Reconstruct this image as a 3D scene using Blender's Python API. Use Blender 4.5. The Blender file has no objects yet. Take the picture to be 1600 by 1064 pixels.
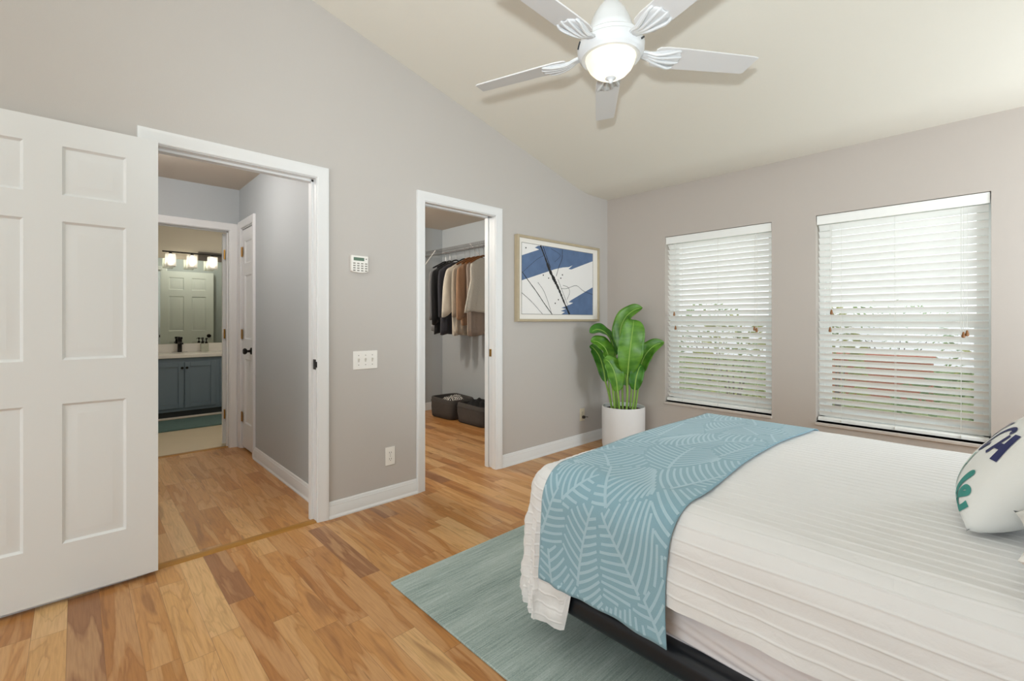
import bpy, bmesh, math, random
from mathutils import Vector, Matrix
from math import sin, cos, pi, sqrt, atan2, radians

# ------------------------------------------------------------------ camera, world, lights, exposure
S = bpy.context.scene
COL = S.collection
CAM = Vector((2.781, -3.994, 1.196))
YAW = radians(46.548)
cam_d = bpy.data.cameras.new('camera')
cam = bpy.data.objects.new('camera', cam_d); COL.objects.link(cam)
cam.location = CAM
cam.rotation_euler = (pi/2, 0, YAW)
cam_d.sensor_fit = 'HORIZONTAL'; cam_d.sensor_width = 36.0
cam_d.lens = 720.0/1600.0*36.0
cam_d.shift_y = -31.0/1600.0
cam_d.clip_start = 0.02
S.camera = cam
S.view_settings.view_transform = 'Standard'
S.view_settings.look = 'None'
S.view_settings.gamma = 1.0
S.view_settings.use_curve_mapping = False
S.view_settings.exposure = 0.0

def lin(h):
    if isinstance(h, str):
        h = h.lstrip('#'); c = [int(h[i:i+2], 16)/255 for i in (0, 2, 4)]
    else:
        c = [v/255 for v in h]
    return tuple((v/12.92 if v <= 0.04045 else ((v+0.055)/1.055)**2.4) for v in c) + (1.0,)

W = bpy.data.worlds.new('sky'); S.world = W; W.use_nodes = True
bgn = W.node_tree.nodes['Background']
bgn.inputs[0].default_value = (0.93, 0.97, 1.0, 1); bgn.inputs[1].default_value = 1.35

def area(name, loc, rot, sx, sy, power, col=(1, 1, 1), spread=None):
    l = bpy.data.lights.new(name, 'AREA'); l.shape = 'RECTANGLE'; l.size = sx; l.size_y = sy
    l.energy = power; l.color = col
    if spread: l.spread = spread
    o = bpy.data.objects.new(name, l); COL.objects.link(o); o.location = loc; o.rotation_euler = rot
    return o
def point(name, loc, power, col=(1, 1, 1), r=0.05):
    l = bpy.data.lights.new(name, 'POINT'); l.energy = power; l.color = col; l.shadow_soft_size = r
    o = bpy.data.objects.new(name, l); COL.objects.link(o); o.location = loc
    return o
# added fill lamps at the unseen rear and head walls; daylight at the two windows
area('added_fill_rear', (2.5, -8.25, 1.3), (pi/2, 0, 0), 2.8, 2.3, 58, (0.86, 0.95, 1.0))
area('added_fill_head', (4.06, -0.65, 1.45), (0, pi/2, 0), 1.5, 0.8, 34, (0.86, 0.95, 1.0))
area('daylight_window_narrow', (1.095, 0.45, 1.35), (-pi/2, 0, 0), 0.95, 1.7, 2.5, (0.96, 0.98, 1.0))
area('daylight_window_wide', (2.30, 0.45, 1.35), (-pi/2, 0, 0), 0.95, 1.7, 2.5, (0.96, 0.98, 1.0))
# the photographer's flash beside the camera, turned up to bounce off the vaulted ceiling
fl_ = bpy.data.lights.new('bounce_flash', 'SPOT'); fl_.energy = 195; fl_.color = (0.86, 0.95, 1.0); fl_.shadow_soft_size = 0.03
fl_.spot_size = radians(112); fl_.spot_blend = 0.8
flo = bpy.data.objects.new('bounce_flash', fl_); COL.objects.link(flo); flo.location = (2.85, -4.13, 1.32)
fl2 = fl_.copy(); fl2.energy = 450; fl2.name = 'added_bounce_rear'  # unseen second lamp added farther back, evens the room by ceiling bounce
flo2 = bpy.data.objects.new('added_bounce_rear', fl2); COL.objects.link(flo2); flo2.location = (2.4, -6.4, 1.7)
flo2.rotation_euler = Vector((-0.1, 0.35, 1.0)).to_track_quat('-Z', 'Y').to_euler()
flo.rotation_euler = Vector((-0.75, 1.15, 0.85)).to_track_quat('-Z', 'Y').to_euler()

# ------------------------------------------------------------------ materials
MATS = {}
def pbr(name, col, rough=0.5, metal=0.0, bump=0.0, bscale=60, spec=0.5, vary=0.0, vscale=3, coat=0, sheen=0, trans=0):
    m = bpy.data.materials.new(name); m.use_nodes = True
    nt = m.node_tree; b = nt.nodes['Principled BSDF']
    c = lin(col)
    b.inputs['Base Color'].default_value = c
    b.inputs['Roughness'].default_value = rough
    b.inputs['Metallic'].default_value = metal
    b.inputs['Specular IOR Level'].default_value = spec
    if coat: b.inputs['Coat Weight'].default_value = coat
    if sheen: b.inputs['Sheen Weight'].default_value = sheen
    tc = None
    if bump or vary:
        tc = nt.nodes.new('ShaderNodeTexCoord')
    if vary:
        n = nt.nodes.new('ShaderNodeTexNoise'); n.inputs['Scale'].default_value = vscale; n.inputs['Detail'].default_value = 4
        nt.links.new(tc.outputs['Object'], n.inputs['Vector'])
        mx = nt.nodes.new('ShaderNodeMix'); mx.data_type = 'RGBA'
        mx.inputs[6].default_value = tuple(v*(1-vary) for v in c[:3])+(1,)
        mx.inputs[7].default_value = tuple(min(1, v*(1+vary)) for v in c[:3])+(1,)
        nt.links.new(n.outputs[0], mx.inputs[0]); nt.links.new(mx.outputs[2], b.inputs['Base Color'])
    if bump:
        n = nt.nodes.new('ShaderNodeTexNoise'); n.inputs['Scale'].default_value = bscale; n.inputs['Detail'].default_value = 3
        nt.links.new(tc.outputs['Object'], n.inputs['Vector'])
        bp = nt.nodes.new('ShaderNodeBump'); bp.inputs['Strength'].default_value = bump; bp.inputs['Distance'].default_value = 0.003
        nt.links.new(n.outputs[0], bp.inputs['Height']); nt.links.new(bp.outputs[0], b.inputs['Normal'])
    MATS[name] = m
    return m
def emit(name, col, strength):
    m = bpy.data.materials.new(name); m.use_nodes = True
    b = m.node_tree.nodes['Principled BSDF']
    b.inputs['Base Color'].default_value = lin(col); b.inputs['Roughness'].default_value = 0.3
    b.inputs['Emission Color'].default_value = lin(col); b.inputs['Emission Strength'].default_value = strength
    MATS[name] = m
    return m

WALL = pbr('greige wall paint', 'c2bdb8', 0.62, bump=0.12, bscale=220, vary=0.015, vscale=1.5)
WALLB = pbr('window wall paint', 'bdb4ac', 0.62, bump=0.12, bscale=220, vary=0.015, vscale=1.5)
HALLW = pbr('cool grey wall paint', 'b6bbbd', 0.6, bump=0.1, bscale=220)
BATHW = pbr('bath wall paint', 'd8d2c2', 0.6)
CEIL = pbr('ceiling paint', 'e3dfd4', 0.8, bump=0.15, bscale=160)
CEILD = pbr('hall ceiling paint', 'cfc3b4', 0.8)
TRIM = pbr('white gloss trim', 'e7e8e8', 0.32)
DOORW = pbr('white door paint', 'e4e6e6', 0.3)
BRASS = pbr('aged brass', 'b58a45', 0.3, metal=0.9)
BLACKM = pbr('dark bronze', '1a1714', 0.35, metal=0.5)
CHROME = pbr('grey wire coating', '8f8d8c', 0.3, metal=0.6)
PLAST = pbr('white plastic', 'efece6', 0.35)
BEIGEP = pbr('beige plastic', 'd9cfb8', 0.4)
FANW = pbr('fan white enamel', 'd2d4d5', 0.35)
FANB = pbr('fan blade white', 'd2d1d0', 0.45)
BLINDW = pbr('blind white', 'f2f2ee', 0.4)
SILL = pbr('sill marble', 'c9c0b8', 0.3, vary=0.06, vscale=8)
VINYL = pbr('window frame white', 'e8ebe8', 0.4)
WOODT = pbr('tassel wood', '8a5a2a', 0.4)
CORD = pbr('cord', 'd9d8d2', 0.7)
POTW = pbr('pot white ceramic', 'e6e6e6', 0.45)
SOIL = pbr('soil', '3a2c22', 0.95, bump=1, bscale=80)
MATW = pbr('picture mat', 'efebe4', 0.7)
FRAMEW = pbr('picture frame oak', 'b5a78c', 0.5, vary=0.12, vscale=12)
INK = pbr('ink black', '0c0c10', 0.5)
BLUEP = pbr('brush blue', '587095', 0.6, vary=0.3, vscale=11)
HANGW = pbr('hanger wood', '7a4a22', 0.4)
HANGB = pbr('hanger black', '121214', 0.4)
VANITY = pbr('vanity blue grey', '71828f', 0.45, vary=0.05)
KICK = pbr('toe kick dark', '30383c', 0.6)
COUNTER = pbr('white cultured marble', 'ece9e2', 0.2)
MATTEAL = pbr('bath mat teal', '5b7573', 0.95, bump=0.8, bscale=120, vary=0.15, vscale=25)
BASKET = pbr('charcoal fabric', '4b4744', 0.9, bump=0.8, bscale=150, vary=0.12, vscale=30)
BLACKF = pbr('black fabric', '0b0b0c', 0.85)
RAILM = pbr('black bed rail', '1e2228', 0.36, metal=0.3)
SHEET = pbr('white sheet', 'e6e1e2', 0.85, bump=0.5, bscale=12)
MATTRESS = pbr('mattress ticking', 'e4e0d8', 0.85)
NAVY = pbr('navy print', '2c3260', 0.8)
TEALP = pbr('teal print', '3f8f86', 0.8)
LCD = pbr('green display', '4a6a50', 0.3)
KEYG = pbr('grey key', '8b8880', 0.5)
DARKG = pbr('dark slot', '2a2826', 0.6)
BLADE_SLOT = pbr('vent slot dark', '303436', 0.6)

def mirror_mat():
    m = bpy.data.materials.new('mirror'); m.use_nodes = True
    b = m.node_tree.nodes['Principled BSDF']
    b.inputs['Base Color'].default_value = (0.68, 0.75, 0.68, 1); b.inputs['Metallic'].default_value = 1; b.inputs['Roughness'].default_value = 0.01
    return m
MIRROR = mirror_mat()
def glass_mat():
    m = bpy.data.materials.new('window glass'); m.use_nodes = True
    nt = m.node_tree; nt.nodes.clear()
    o = nt.nodes.new('ShaderNodeOutputMaterial'); t = nt.nodes.new('ShaderNodeBsdfTransparent'); g = nt.nodes.new('ShaderNodeBsdfGlossy')
    g.inputs['Roughness'].default_value = 0.02
    mx = nt.nodes.new('ShaderNodeMixShader'); mx.inputs[0].default_value = 0.05
    nt.links.new(t.outputs[0], mx.inputs[1]); nt.links.new(g.outputs[0], mx.inputs[2]); nt.links.new(mx.outputs[0], o.inputs[0])
    return m
GLASS = glass_mat()
def screen_mat():
    m = bpy.data.materials.new('insect screen'); m.use_nodes = True
    nt = m.node_tree; nt.nodes.clear()
    o = nt.nodes.new('ShaderNodeOutputMaterial'); t = nt.nodes.new('ShaderNodeBsdfTransparent'); g = nt.nodes.new('ShaderNodeBsdfDiffuse')
    g.inputs['Color'].default_value = (0.16, 0.17, 0.17, 1)
    mx = nt.nodes.new('ShaderNodeMixShader'); mx.inputs[0].default_value = 0.32
    nt.links.new(t.outputs[0], mx.inputs[1]); nt.links.new(g.outputs[0], mx.inputs[2]); nt.links.new(mx.outputs[0], o.inputs[0])
    return m
SCREEN = screen_mat()

def mth(nt, op, a, b=None, c=None):
    n = nt.nodes.new('ShaderNodeMath'); n.operation = op
    for i, v in enumerate((a, b, c)):
        if v is None: continue
        if isinstance(v, (int, float)): n.inputs[i].default_value = v
        else: nt.links.new(v, n.inputs[i])
    return n.outputs[0]
def ramp(nt, fac, stops, interp='LINEAR'):
    r = nt.nodes.new('ShaderNodeValToRGB'); r.color_ramp.interpolation = interp
    el = r.color_ramp.elements
    while len(el) < len(stops): el.new(0.5)
    for e, (p, c) in zip(el, stops):
        e.position = p; e.color = lin(c) if not isinstance(c, tuple) else c
    nt.links.new(fac, r.inputs[0])
    return r.outputs[0]
def mixc(nt, f, a, b, mode='MIX'):
    m = nt.nodes.new('ShaderNodeMix'); m.data_type = 'RGBA'; m.blend_type = mode
    for i, v in ((0, f), (6, a), (7, b)):
        if isinstance(v, (int, float)): m.inputs[i].default_value = v
        elif isinstance(v, tuple): m.inputs[i].default_value = v
        else: nt.links.new(v, m.inputs[i])
    return m.outputs[2]

def floor_mat():
    m = bpy.data.materials.new('hickory strip floor'); m.use_nodes = True
    nt = m.node_tree; b = nt.nodes['Principled BSDF']
    tc = nt.nodes.new('ShaderNodeTexCoord'); sp = nt.nodes.new('ShaderNodeSeparateXYZ')
    nt.links.new(tc.outputs['Object'], sp.inputs[0])
    x, y = sp.outputs[0], sp.outputs[1]
    w = 0.0985
    yr = mth(nt, 'DIVIDE', mth(nt, 'ADD', y, 10.026), w)
    row = mth(nt, 'FLOOR', yr); fy = mth(nt, 'FRACT', yr)
    wn = nt.nodes.new('ShaderNodeTexWhiteNoise'); wn.noise_dimensions = '1D'; nt.links.new(row, wn.inputs['W'])
    L = mth(nt, 'ADD', mth(nt, 'MULTIPLY', wn.outputs['Value'], 0.35), 0.62)
    xs = mth(nt, 'ADD', mth(nt, 'DIVIDE', x, L), mth(nt, 'MULTIPLY', wn.outputs['Value'], 37.3))
    cell = mth(nt, 'FLOOR', xs); fx = mth(nt, 'FRACT', xs)
    cv = nt.nodes.new('ShaderNodeCombineXYZ'); nt.links.new(row, cv.inputs[0]); nt.links.new(cell, cv.inputs[1])
    w2 = nt.nodes.new('ShaderNodeTexWhiteNoise'); w2.noise_dimensions = '2D'; nt.links.new(cv.outputs[0], w2.inputs['Vector'])
    rid = w2.outputs['Value']
    # grain space
    gv = nt.nodes.new('ShaderNodeCombineXYZ')
    nt.links.new(mth(nt, 'ADD', mth(nt, 'MULTIPLY', x, 1.0), mth(nt, 'MULTIPLY', rid, 91)), gv.inputs[0])
    nt.links.new(mth(nt, 'MULTIPLY', y, 8.0), gv.inputs[1]); nt.links.new(mth(nt, 'MULTIPLY', rid, 57), gv.inputs[2])
    big = nt.nodes.new('ShaderNodeTexNoise'); big.inputs['Scale'].default_value = 1.9; big.inputs['Detail'].default_value = 3; big.inputs['Roughness'].default_value = 0.45; big.inputs['Distortion'].default_value = 0.5
    nt.links.new(gv.outputs[0], big.inputs['Vector'])
    gv2 = nt.nodes.new('ShaderNodeCombineXYZ')
    nt.links.new(mth(nt, 'ADD', mth(nt, 'MULTIPLY', x, 5.0), mth(nt, 'MULTIPLY', rid, 33)), gv2.inputs[0])
    nt.links.new(mth(nt, 'MULTIPLY', y, 90.0), gv2.inputs[1]); nt.links.new(mth(nt, 'MULTIPLY', rid, 17), gv2.inputs[2])
    fine = nt.nodes.new('ShaderNodeTexNoise'); fine.inputs['Scale'].default_value = 1.6; fine.inputs['Detail'].default_value = 3; fine.inputs['Distortion'].default_value = 0.6
    nt.links.new(gv2.outputs[0], fine.inputs['Vector'])
    base = ramp(nt, rid, [(0.0, 'cc955a'), (0.18, 'c0874b'), (0.36, 'd6a66c'), (0.5, 'b77e46'), (0.64, 'c9955a'), (0.78, 'c08950'), (0.90, 'dcb27c'), (0.955, 'a0704a')], 'CONSTANT')
    # sapwood (pale) and heartwood (dark) patches along the board
    sap = ramp(nt, big.outputs[0], [(0.50, (0, 0, 0, 1)), (0.56, (1, 1, 1, 1))])
    col = mixc(nt, mth(nt, 'MULTIPLY', sap, 0.42), base, lin('dcb282'))
    hrt = ramp(nt, big.outputs[0], [(0.30, (1, 1, 1, 1)), (0.385, (0, 0, 0, 1))])
    col = mixc(nt, mth(nt, 'MULTIPLY', hrt, 0.5), col, lin('84522a'))
    ln = ramp(nt, big.outputs[0], [(0.465, (0, 0, 0, 1)), (0.492, (1, 1, 1, 1)), (0.500, (1, 1, 1, 1)), (0.512, (0, 0, 0, 1))])
    col = mixc(nt, mth(nt, 'MULTIPLY', ln, 0.2), col, lin('7a4a22'))
    gl = ramp(nt, fine.outputs[0], [(0.3, 'c9b9a8'), (0.62, 'ffffff')])
    col = mixc(nt, 0.38, col, gl, 'MULTIPLY')
    # short dark mineral streaks
    st = nt.nodes.new('ShaderNodeTexNoise'); st.inputs['Scale'].default_value = 1.0; st.inputs['Detail'].default_value = 2
    gv3 = nt.nodes.new('ShaderNodeCombineXYZ')
    nt.links.new(mth(nt, 'ADD', mth(nt, 'MULTIPLY', x, 4.0), mth(nt, 'MULTIPLY', rid, 71)), gv3.inputs[0]); nt.links.new(mth(nt, 'MULTIPLY', y, 42.0), gv3.inputs[1])
    nt.links.new(gv3.outputs[0], st.inputs['Vector'])
    sk = ramp(nt, st.outputs[0], [(0.69, (0, 0, 0, 1)), (0.76, (1, 1, 1, 1))])
    col = mixc(nt, mth(nt, 'MULTIPLY', sk, 0.6), col, lin('6a3f1f'))
    # joints
    ey = mth(nt, 'MINIMUM', fy, mth(nt, 'SUBTRACT', 1.0, fy)); ex = mth(nt, 'MULTIPLY', mth(nt, 'MINIMUM', fx, mth(nt, 'SUBTRACT', 1.0, fx)), L)
    jl = mth(nt, 'MAXIMUM', mth(nt, 'LESS_THAN', ey, 0.010), mth(nt, 'LESS_THAN', ex, 0.0012))
    col = mixc(nt, mth(nt, 'MULTIPLY', jl, 0.38), col, lin('5a3518'))
    nt.links.new(col, b.inputs['Base Color'])
    b.inputs['Roughness'].default_value = 0.33
    bp = nt.nodes.new('ShaderNodeBump'); bp.inputs['Strength'].default_value = 0.25; bp.inputs['Distance'].default_value = 0.001; bp.invert = True
    nt.links.new(jl, bp.inputs['Height']); nt.links.new(bp.outputs[0], b.inputs['Normal'])
    return m
FLOOR = floor_mat()

def tile_mat():
    m = pbr('bath floor tile', 'dccdb0', 0.35, vary=0.05, vscale=5)
    return m
TILE = tile_mat()

def rug_mat():
    m = bpy.data.materials.new('grey green low pile rug'); m.use_nodes = True
    nt = m.node_tree; b = nt.nodes['Principled BSDF']
    tc = nt.nodes.new('ShaderNodeTexCoord'); mp = nt.nodes.new('ShaderNodeMapping'); mp.inputs['Scale'].default_value = (190, 5, 1)
    nt.links.new(tc.outputs['Object'], mp.inputs[0])
    n = nt.nodes.new('ShaderNodeTexNoise'); n.inputs['Scale'].default_value = 1; n.inputs['Detail'].default_value = 6; n.inputs['Roughness'].default_value = 0.7
    nt.links.new(mp.outputs[0], n.inputs['Vector'])
    n2 = nt.nodes.new('ShaderNodeTexNoise'); n2.inputs['Scale'].default_value = 260; n2.inputs['Detail'].default_value = 2
    nt.links.new(tc.outputs['Object'], n2.inputs['Vector'])
    mp3 = nt.nodes.new('ShaderNodeMapping'); mp3.inputs['Scale'].default_value = (9, 0.6, 1); nt.links.new(tc.outputs['Object'], mp3.inputs[0])
    n3 = nt.nodes.new('ShaderNodeTexNoise'); n3.inputs['Scale'].default_value = 1; n3.inputs['Detail'].default_value = 3; nt.links.new(mp3.outputs[0], n3.inputs['Vector'])
    f = mth(nt, 'ADD', mth(nt, 'MULTIPLY', n.outputs[0], 0.55), mth(nt, 'ADD', mth(nt, 'MULTIPLY', n2.outputs[0], 0.2), mth(nt, 'MULTIPLY', n3.outputs[0], 0.3)))
    c = ramp(nt, f, [(0.34, '6a7c79'), (0.46, '94a5a1'), (0.55, 'aabab6'), (0.68, 'c6d3d1')])
    nt.links.new(c, b.inputs['Base Color']); b.inputs['Roughness'].default_value = 0.95
    bp = nt.nodes.new('ShaderNodeBump'); bp.inputs['Strength'].default_value = 0.5; bp.inputs['Distance'].default_value = 0.003
    nt.links.new(f, bp.inputs['Height']); nt.links.new(bp.outputs[0], b.inputs['Normal'])
    return m
RUG = rug_mat()

def cloth_mat(name, col, crinkle=0.4, scale=18, fine=0.25):
    m = bpy.data.materials.new(name); m.use_nodes = True
    nt = m.node_tree; b = nt.nodes['Principled BSDF']
    b.inputs['Base Color'].default_value = lin(col); b.inputs['Roughness'].default_value = 0.9; b.inputs['Sheen Weight'].default_value = 0.15
    tc = nt.nodes.new('ShaderNodeTexCoord')
    n = nt.nodes.new('ShaderNodeTexNoise'); n.inputs['Scale'].default_value = scale; n.inputs['Detail'].default_value = 5; n.inputs['Distortion'].default_value = 1.0
    n2 = nt.nodes.new('ShaderNodeTexNoise'); n2.inputs['Scale'].default_value = 300
    nt.links.new(tc.outputs['Object'], n.inputs['Vector']); nt.links.new(tc.outputs['Object'], n2.inputs['Vector'])
    h = mth(nt, 'ADD', n.outputs[0], mth(nt, 'MULTIPLY', n2.outputs[0], fine))
    bp = nt.nodes.new('ShaderNodeBump'); bp.inputs['Strength'].default_value = crinkle; bp.inputs['Distance'].default_value = 0.01
    nt.links.new(h, bp.inputs['Height']); nt.links.new(bp.outputs[0], b.inputs['Normal'])
    return m
COVERLET = cloth_mat('white pleated cotton', 'e5e5e5', 0.30, 14, 0.05)
PILLOWM = cloth_mat('white pillow canvas', 'e6e7e4', 0.15, 8, 0.2)
SHAM = cloth_mat('white sham cotton', 'e8e6e2', 0.3, 12, 0.1)
THROWM = cloth_mat('dusty blue throw weave', '88acbb', 0.12, 30, 0.6)
THROWL = cloth_mat('pale blue leaf weave', 'a8c5d1', 0.12, 30, 0.6)
GREYC = cloth_mat('grey wool', '7a7a7b', 0.3)
BLACKC = cloth_mat('black jacket cloth', '0e0e10', 0.3)
CHARC = cloth_mat('charcoal knit', '2c2c33', 0.5)
CREAM = cloth_mat('cream blouse', 'c2baab', 0.5)
OAT = cloth_mat('oatmeal knit', 'ab9e8c', 0.5)
TAN = cloth_mat('tan blouse', '98765a', 0.5)
IVORY = cloth_mat('ivory top', 'c2bdb1', 0.5)
SHEER = cloth_mat('dusty beige silk', '97887c', 0.5)
CHECK = None

def check_mat():
    m = bpy.data.materials.new('black and white check'); m.use_nodes = True
    nt = m.node_tree; b = nt.nodes['Principled BSDF']
    tc = nt.nodes.new('ShaderNodeTexCoord'); k = nt.nodes.new('ShaderNodeTexChecker'); k.inputs['Scale'].default_value = 55
    k.inputs[1].default_value = lin('111111'); k.inputs[2].default_value = lin('d8d4cc')
    nt.links.new(tc.outputs['Object'], k.inputs['Vector']); nt.links.new(k.outputs[0], b.inputs['Base Color']); b.inputs['Roughness'].default_value = 0.9
    return m
CHECK = check_mat()

def leaf_mat(name, a, b_, tr=0.25):
    m = bpy.data.materials.new(name); m.use_nodes = True
    nt = m.node_tree; b = nt.nodes['Principled BSDF']
    tc = nt.nodes.new('ShaderNodeTexCoord')
    mp = nt.nodes.new('ShaderNodeMapping'); mp.inputs['Scale'].default_value = (6, 6, 14); nt.links.new(tc.outputs['Object'], mp.inputs[0])
    n = nt.nodes.new('ShaderNodeTexNoise'); n.inputs['Scale'].default_value = 1.3; n.inputs['Detail'].default_value = 3; nt.links.new(mp.outputs[0], n.inputs['Vector'])
    c = ramp(nt, n.outputs[0], [(0.35, a), (0.65, b_)])
    nt.links.new(c, b.inputs['Base Color']); b.inputs['Roughness'].default_value = 0.38
    return m
LEAF = leaf_mat('leaf green', '417519', '66982f')
LEAFD = leaf_mat('leaf dark green', '2c6418', '447f22')
STEM = pbr('leaf stem', '8fb552', 0.5, vary=0.12, vscale=10)
BUSH = pbr('shrub leaf', '7fa04c', 0.6, vary=0.35, vscale=9)
BUSHY = pbr('yellow green shrub leaf', 'b4b85a', 0.6, vary=0.35, vscale=9)
GRASS = pbr('lawn', '8a9a5a', 0.9, vary=0.25, vscale=4)
BRICKP = pbr('terracotta paving', 'c4714e', 0.8, vary=0.12, vscale=8)
TRUNK = pbr('bark', '6d5a48', 0.9)

# ------------------------------------------------------------------ builders
WL = {}          # world origin of each root (for local mesh offsets)
def tag(o, label=None, cat=None, group=None, kind=None):
    if label: o['label'] = label
    if cat: o['category'] = cat
    if group: o['group'] = group
    if kind: o['kind'] = kind
    return o
def thing(name, label, cat, loc=(0, 0, 0), rz=0, group=None, kind=None):
    o = bpy.data.objects.new(name, None); COL.objects.link(o)
    o.location = loc; o.rotation_euler = (0, 0, rz); o.empty_display_size = 0.05
    WL[o] = Vector(loc)
    return tag(o, label, cat, group, kind)
def root_of(o):
    while o.parent: o = o.parent
    return o

class MB:
    def __init__(s): s.v = []; s.f = []
    def add(s, vs, fs):
        k = len(s.v); s.v += [Vector(p) for p in vs]; s.f += [tuple(i+k for i in f) for f in fs]; return s
    def box(s, x0, y0, z0, x1, y1, z1):
        x0, x1 = sorted((x0, x1)); y0, y1 = sorted((y0, y1)); z0, z1 = sorted((z0, z1))
        return s.add([(x0, y0, z0), (x1, y0, z0), (x1, y1, z0), (x0, y1, z0), (x0, y0, z1), (x1, y0, z1), (x1, y1, z1), (x0, y1, z1)],
                     [(0, 3, 2, 1), (4, 5, 6, 7), (0, 1, 5, 4), (1, 2, 6, 5), (2, 3, 7, 6), (3, 0, 4, 7)])
    def prism(s, poly, axis, a0, a1):
        """poly of 2D points in the two other axes (in xyz order) extruded along axis"""
        n = len(poly)
        def p(q, a):
            if axis == 'x': return (a, q[0], q[1])
            if axis == 'y': return (q[0], a, q[1])
            return (q[0], q[1], a)
        vs = [p(q, a0) for q in poly]+[p(q, a1) for q in poly]
        fs = [tuple(range(n))[::-1], tuple(range(n, 2*n))]+[(i, (i+1) % n, n+(i+1) % n, n+i) for i in range(n)]
        return s.add(vs, fs)
    def rings(s, rings, closed=True, cap0=True, cap1=True):
        n = len(rings[0]); k = len(s.v)
        for r in rings: s.v += [Vector(p) for p in r]
        for i in range(len(rings)-1):
            for j in range(n if closed else n-1):
                a = k+i*n+j; b = k+i*n+(j+1) % n
                s.f.append((a, b, b+n, a+n))
        if closed and cap0: s.f.append(tuple(k+j for j in range(n))[::-1])
        if closed and cap1: s.f.append(tuple(k+(len(rings)-1)*n+j for j in range(n)))
        return s
    def tube(s, pts, r, n=8, cap=True):
        pts = [Vector(p) for p in pts]; rs = r if isinstance(r, (list, tuple)) else [r]*len(pts)
        up = None; rings = []
        for i, p in enumerate(pts):
            t = (pts[min(i+1, len(pts)-1)]-pts[max(i-1, 0)])
            if t.length < 1e-9: t = Vector((0, 0, 1))
            t.normalize()
            if up is None:
                up = Vector((0, 0, 1)) if abs(t.z) < 0.9 else Vector((1, 0, 0))
            a = t.cross(up)
            if a.length < 1e-6: a = t.orthogonal()
            a.normalize(); b = a.cross(t).normalized(); up = b
            rings.append([p+(a*cos(2*pi*j/n)+b*sin(2*pi*j/n))*rs[i] for j in range(n)])
        return s.rings(rings, True, cap, cap)
    def lathe(s, prof, c=(0, 0, 0), n=32, axis='z', cap=False):
        rings = []
        for r, z in prof:
            ring = []
            for j in range(n):
                a = 2*pi*j/n
                if axis == 'z': ring.append((c[0]+r*cos(a), c[1]+r*sin(a), c[2]+z))
                elif axis == 'x': ring.append((c[0]+z, c[1]+r*cos(a), c[2]+r*sin(a)))
                else: ring.append((c[0]+r*cos(a), c[1]+z, c[2]-r*sin(a)))
            rings.append(ring)
        return s.rings(rings, True, cap, cap)
    def grid(s, fn, nu, nv):
        k = len(s.v)
        for i in range(nu+1):
            for j in range(nv+1): s.v.append(Vector(fn(i/nu, j/nv)))
        for i in range(nu):
            for j in range(nv):
                a = k+i*(nv+1)+j; s.f.append((a, a+1, a+nv+2, a+nv+1))
        return s
    def build(s, name, mat, parent=None, smooth=40, bevel=0.0, solid=0.0, origin=None, seg=2):
        me = bpy.data.meshes.new(name)
        if parent is not None: off = WL[root_of(parent)]
        elif origin is not None: off = Vector(origin)
        else:
            xs = [p.x for p in s.v]; ys = [p.y for p in s.v]; zs = [p.z for p in s.v]
            off = Vector(((min(xs)+max(xs))/2, (min(ys)+max(ys))/2, min(zs)))
        me.from_pydata([tuple(p-off) for p in s.v], [], s.f)
        bm = bmesh.new(); bm.from_mesh(me); bmesh.ops.remove_doubles(bm, verts=bm.verts, dist=1e-6)
        bmesh.ops.recalc_face_normals(bm, faces=bm.faces); bm.to_mesh(me); bm.free()
        o = bpy.data.objects.new(name, me); COL.objects.link(o)
        me.materials.append(mat)
        if parent is not None: o.parent = parent
        else: o.location = off; WL[o] = off
        if smooth:
            me.polygons.foreach_set('use_smooth', [True]*len(me.polygons))
            me.set_sharp_from_angle(angle=radians(smooth))
        if bevel:
            bv = o.modifiers.new('bevel', 'BEVEL'); bv.width = bevel; bv.segments = seg; bv.limit_method = 'ANGLE'; bv.angle_limit = radians(35)
            bv.harden_normals = False
        if solid:
            sd = o.modifiers.new('solidify', 'SOLIDIFY'); sd.thickness = solid; sd.offset = 0
        return o
def struct(name, mb, mat, **k):
    o = mb.build(name, mat, **k)
    if o.parent is None: o['kind'] = 'structure'
    return o
def copy_tree(o, parent=None):
    c = o.copy(); COL.objects.link(c)
    if parent: c.parent = parent
    else: WL[c] = Vector(c.location)
    for ch in list(o.children): copy_tree(ch, c)
    return c
def rrect(cx, cy, hx, hy, r, n=5):
    out = []
    for qx, qy, a0 in ((1, 1, 0), (-1, 1, pi/2), (-1, -1, pi), (1, -1, 1.5*pi)):
        for i in range(n+1):
            a = a0+pi/2*i/n
            out.append((cx+qx*(hx-r)+r*cos(a), cy+qy*(hy-r)+r*sin(a)))
    return out
def cspline(pts, n=8):
    P = [Vector(p) for p in pts]; out = []
    Q = [P[0]*2-P[1]]+P+[P[-1]*2-P[-2]]
    for i in range(1, len(Q)-2):
        for k in range(n):
            t = k/n
            a, b, c, d = Q[i-1], Q[i], Q[i+1], Q[i+2]
            out.append(0.5*((2*b)+(c-a)*t+(2*a-5*b+4*c-d)*t*t+(3*b-a-3*c+d)*t**3))
    out.append(P[-1]); return out
def sstep(a, b, x):
    t = min(1, max(0, (x-a)/(b-a))); return t*t*(3-2*t)

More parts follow.
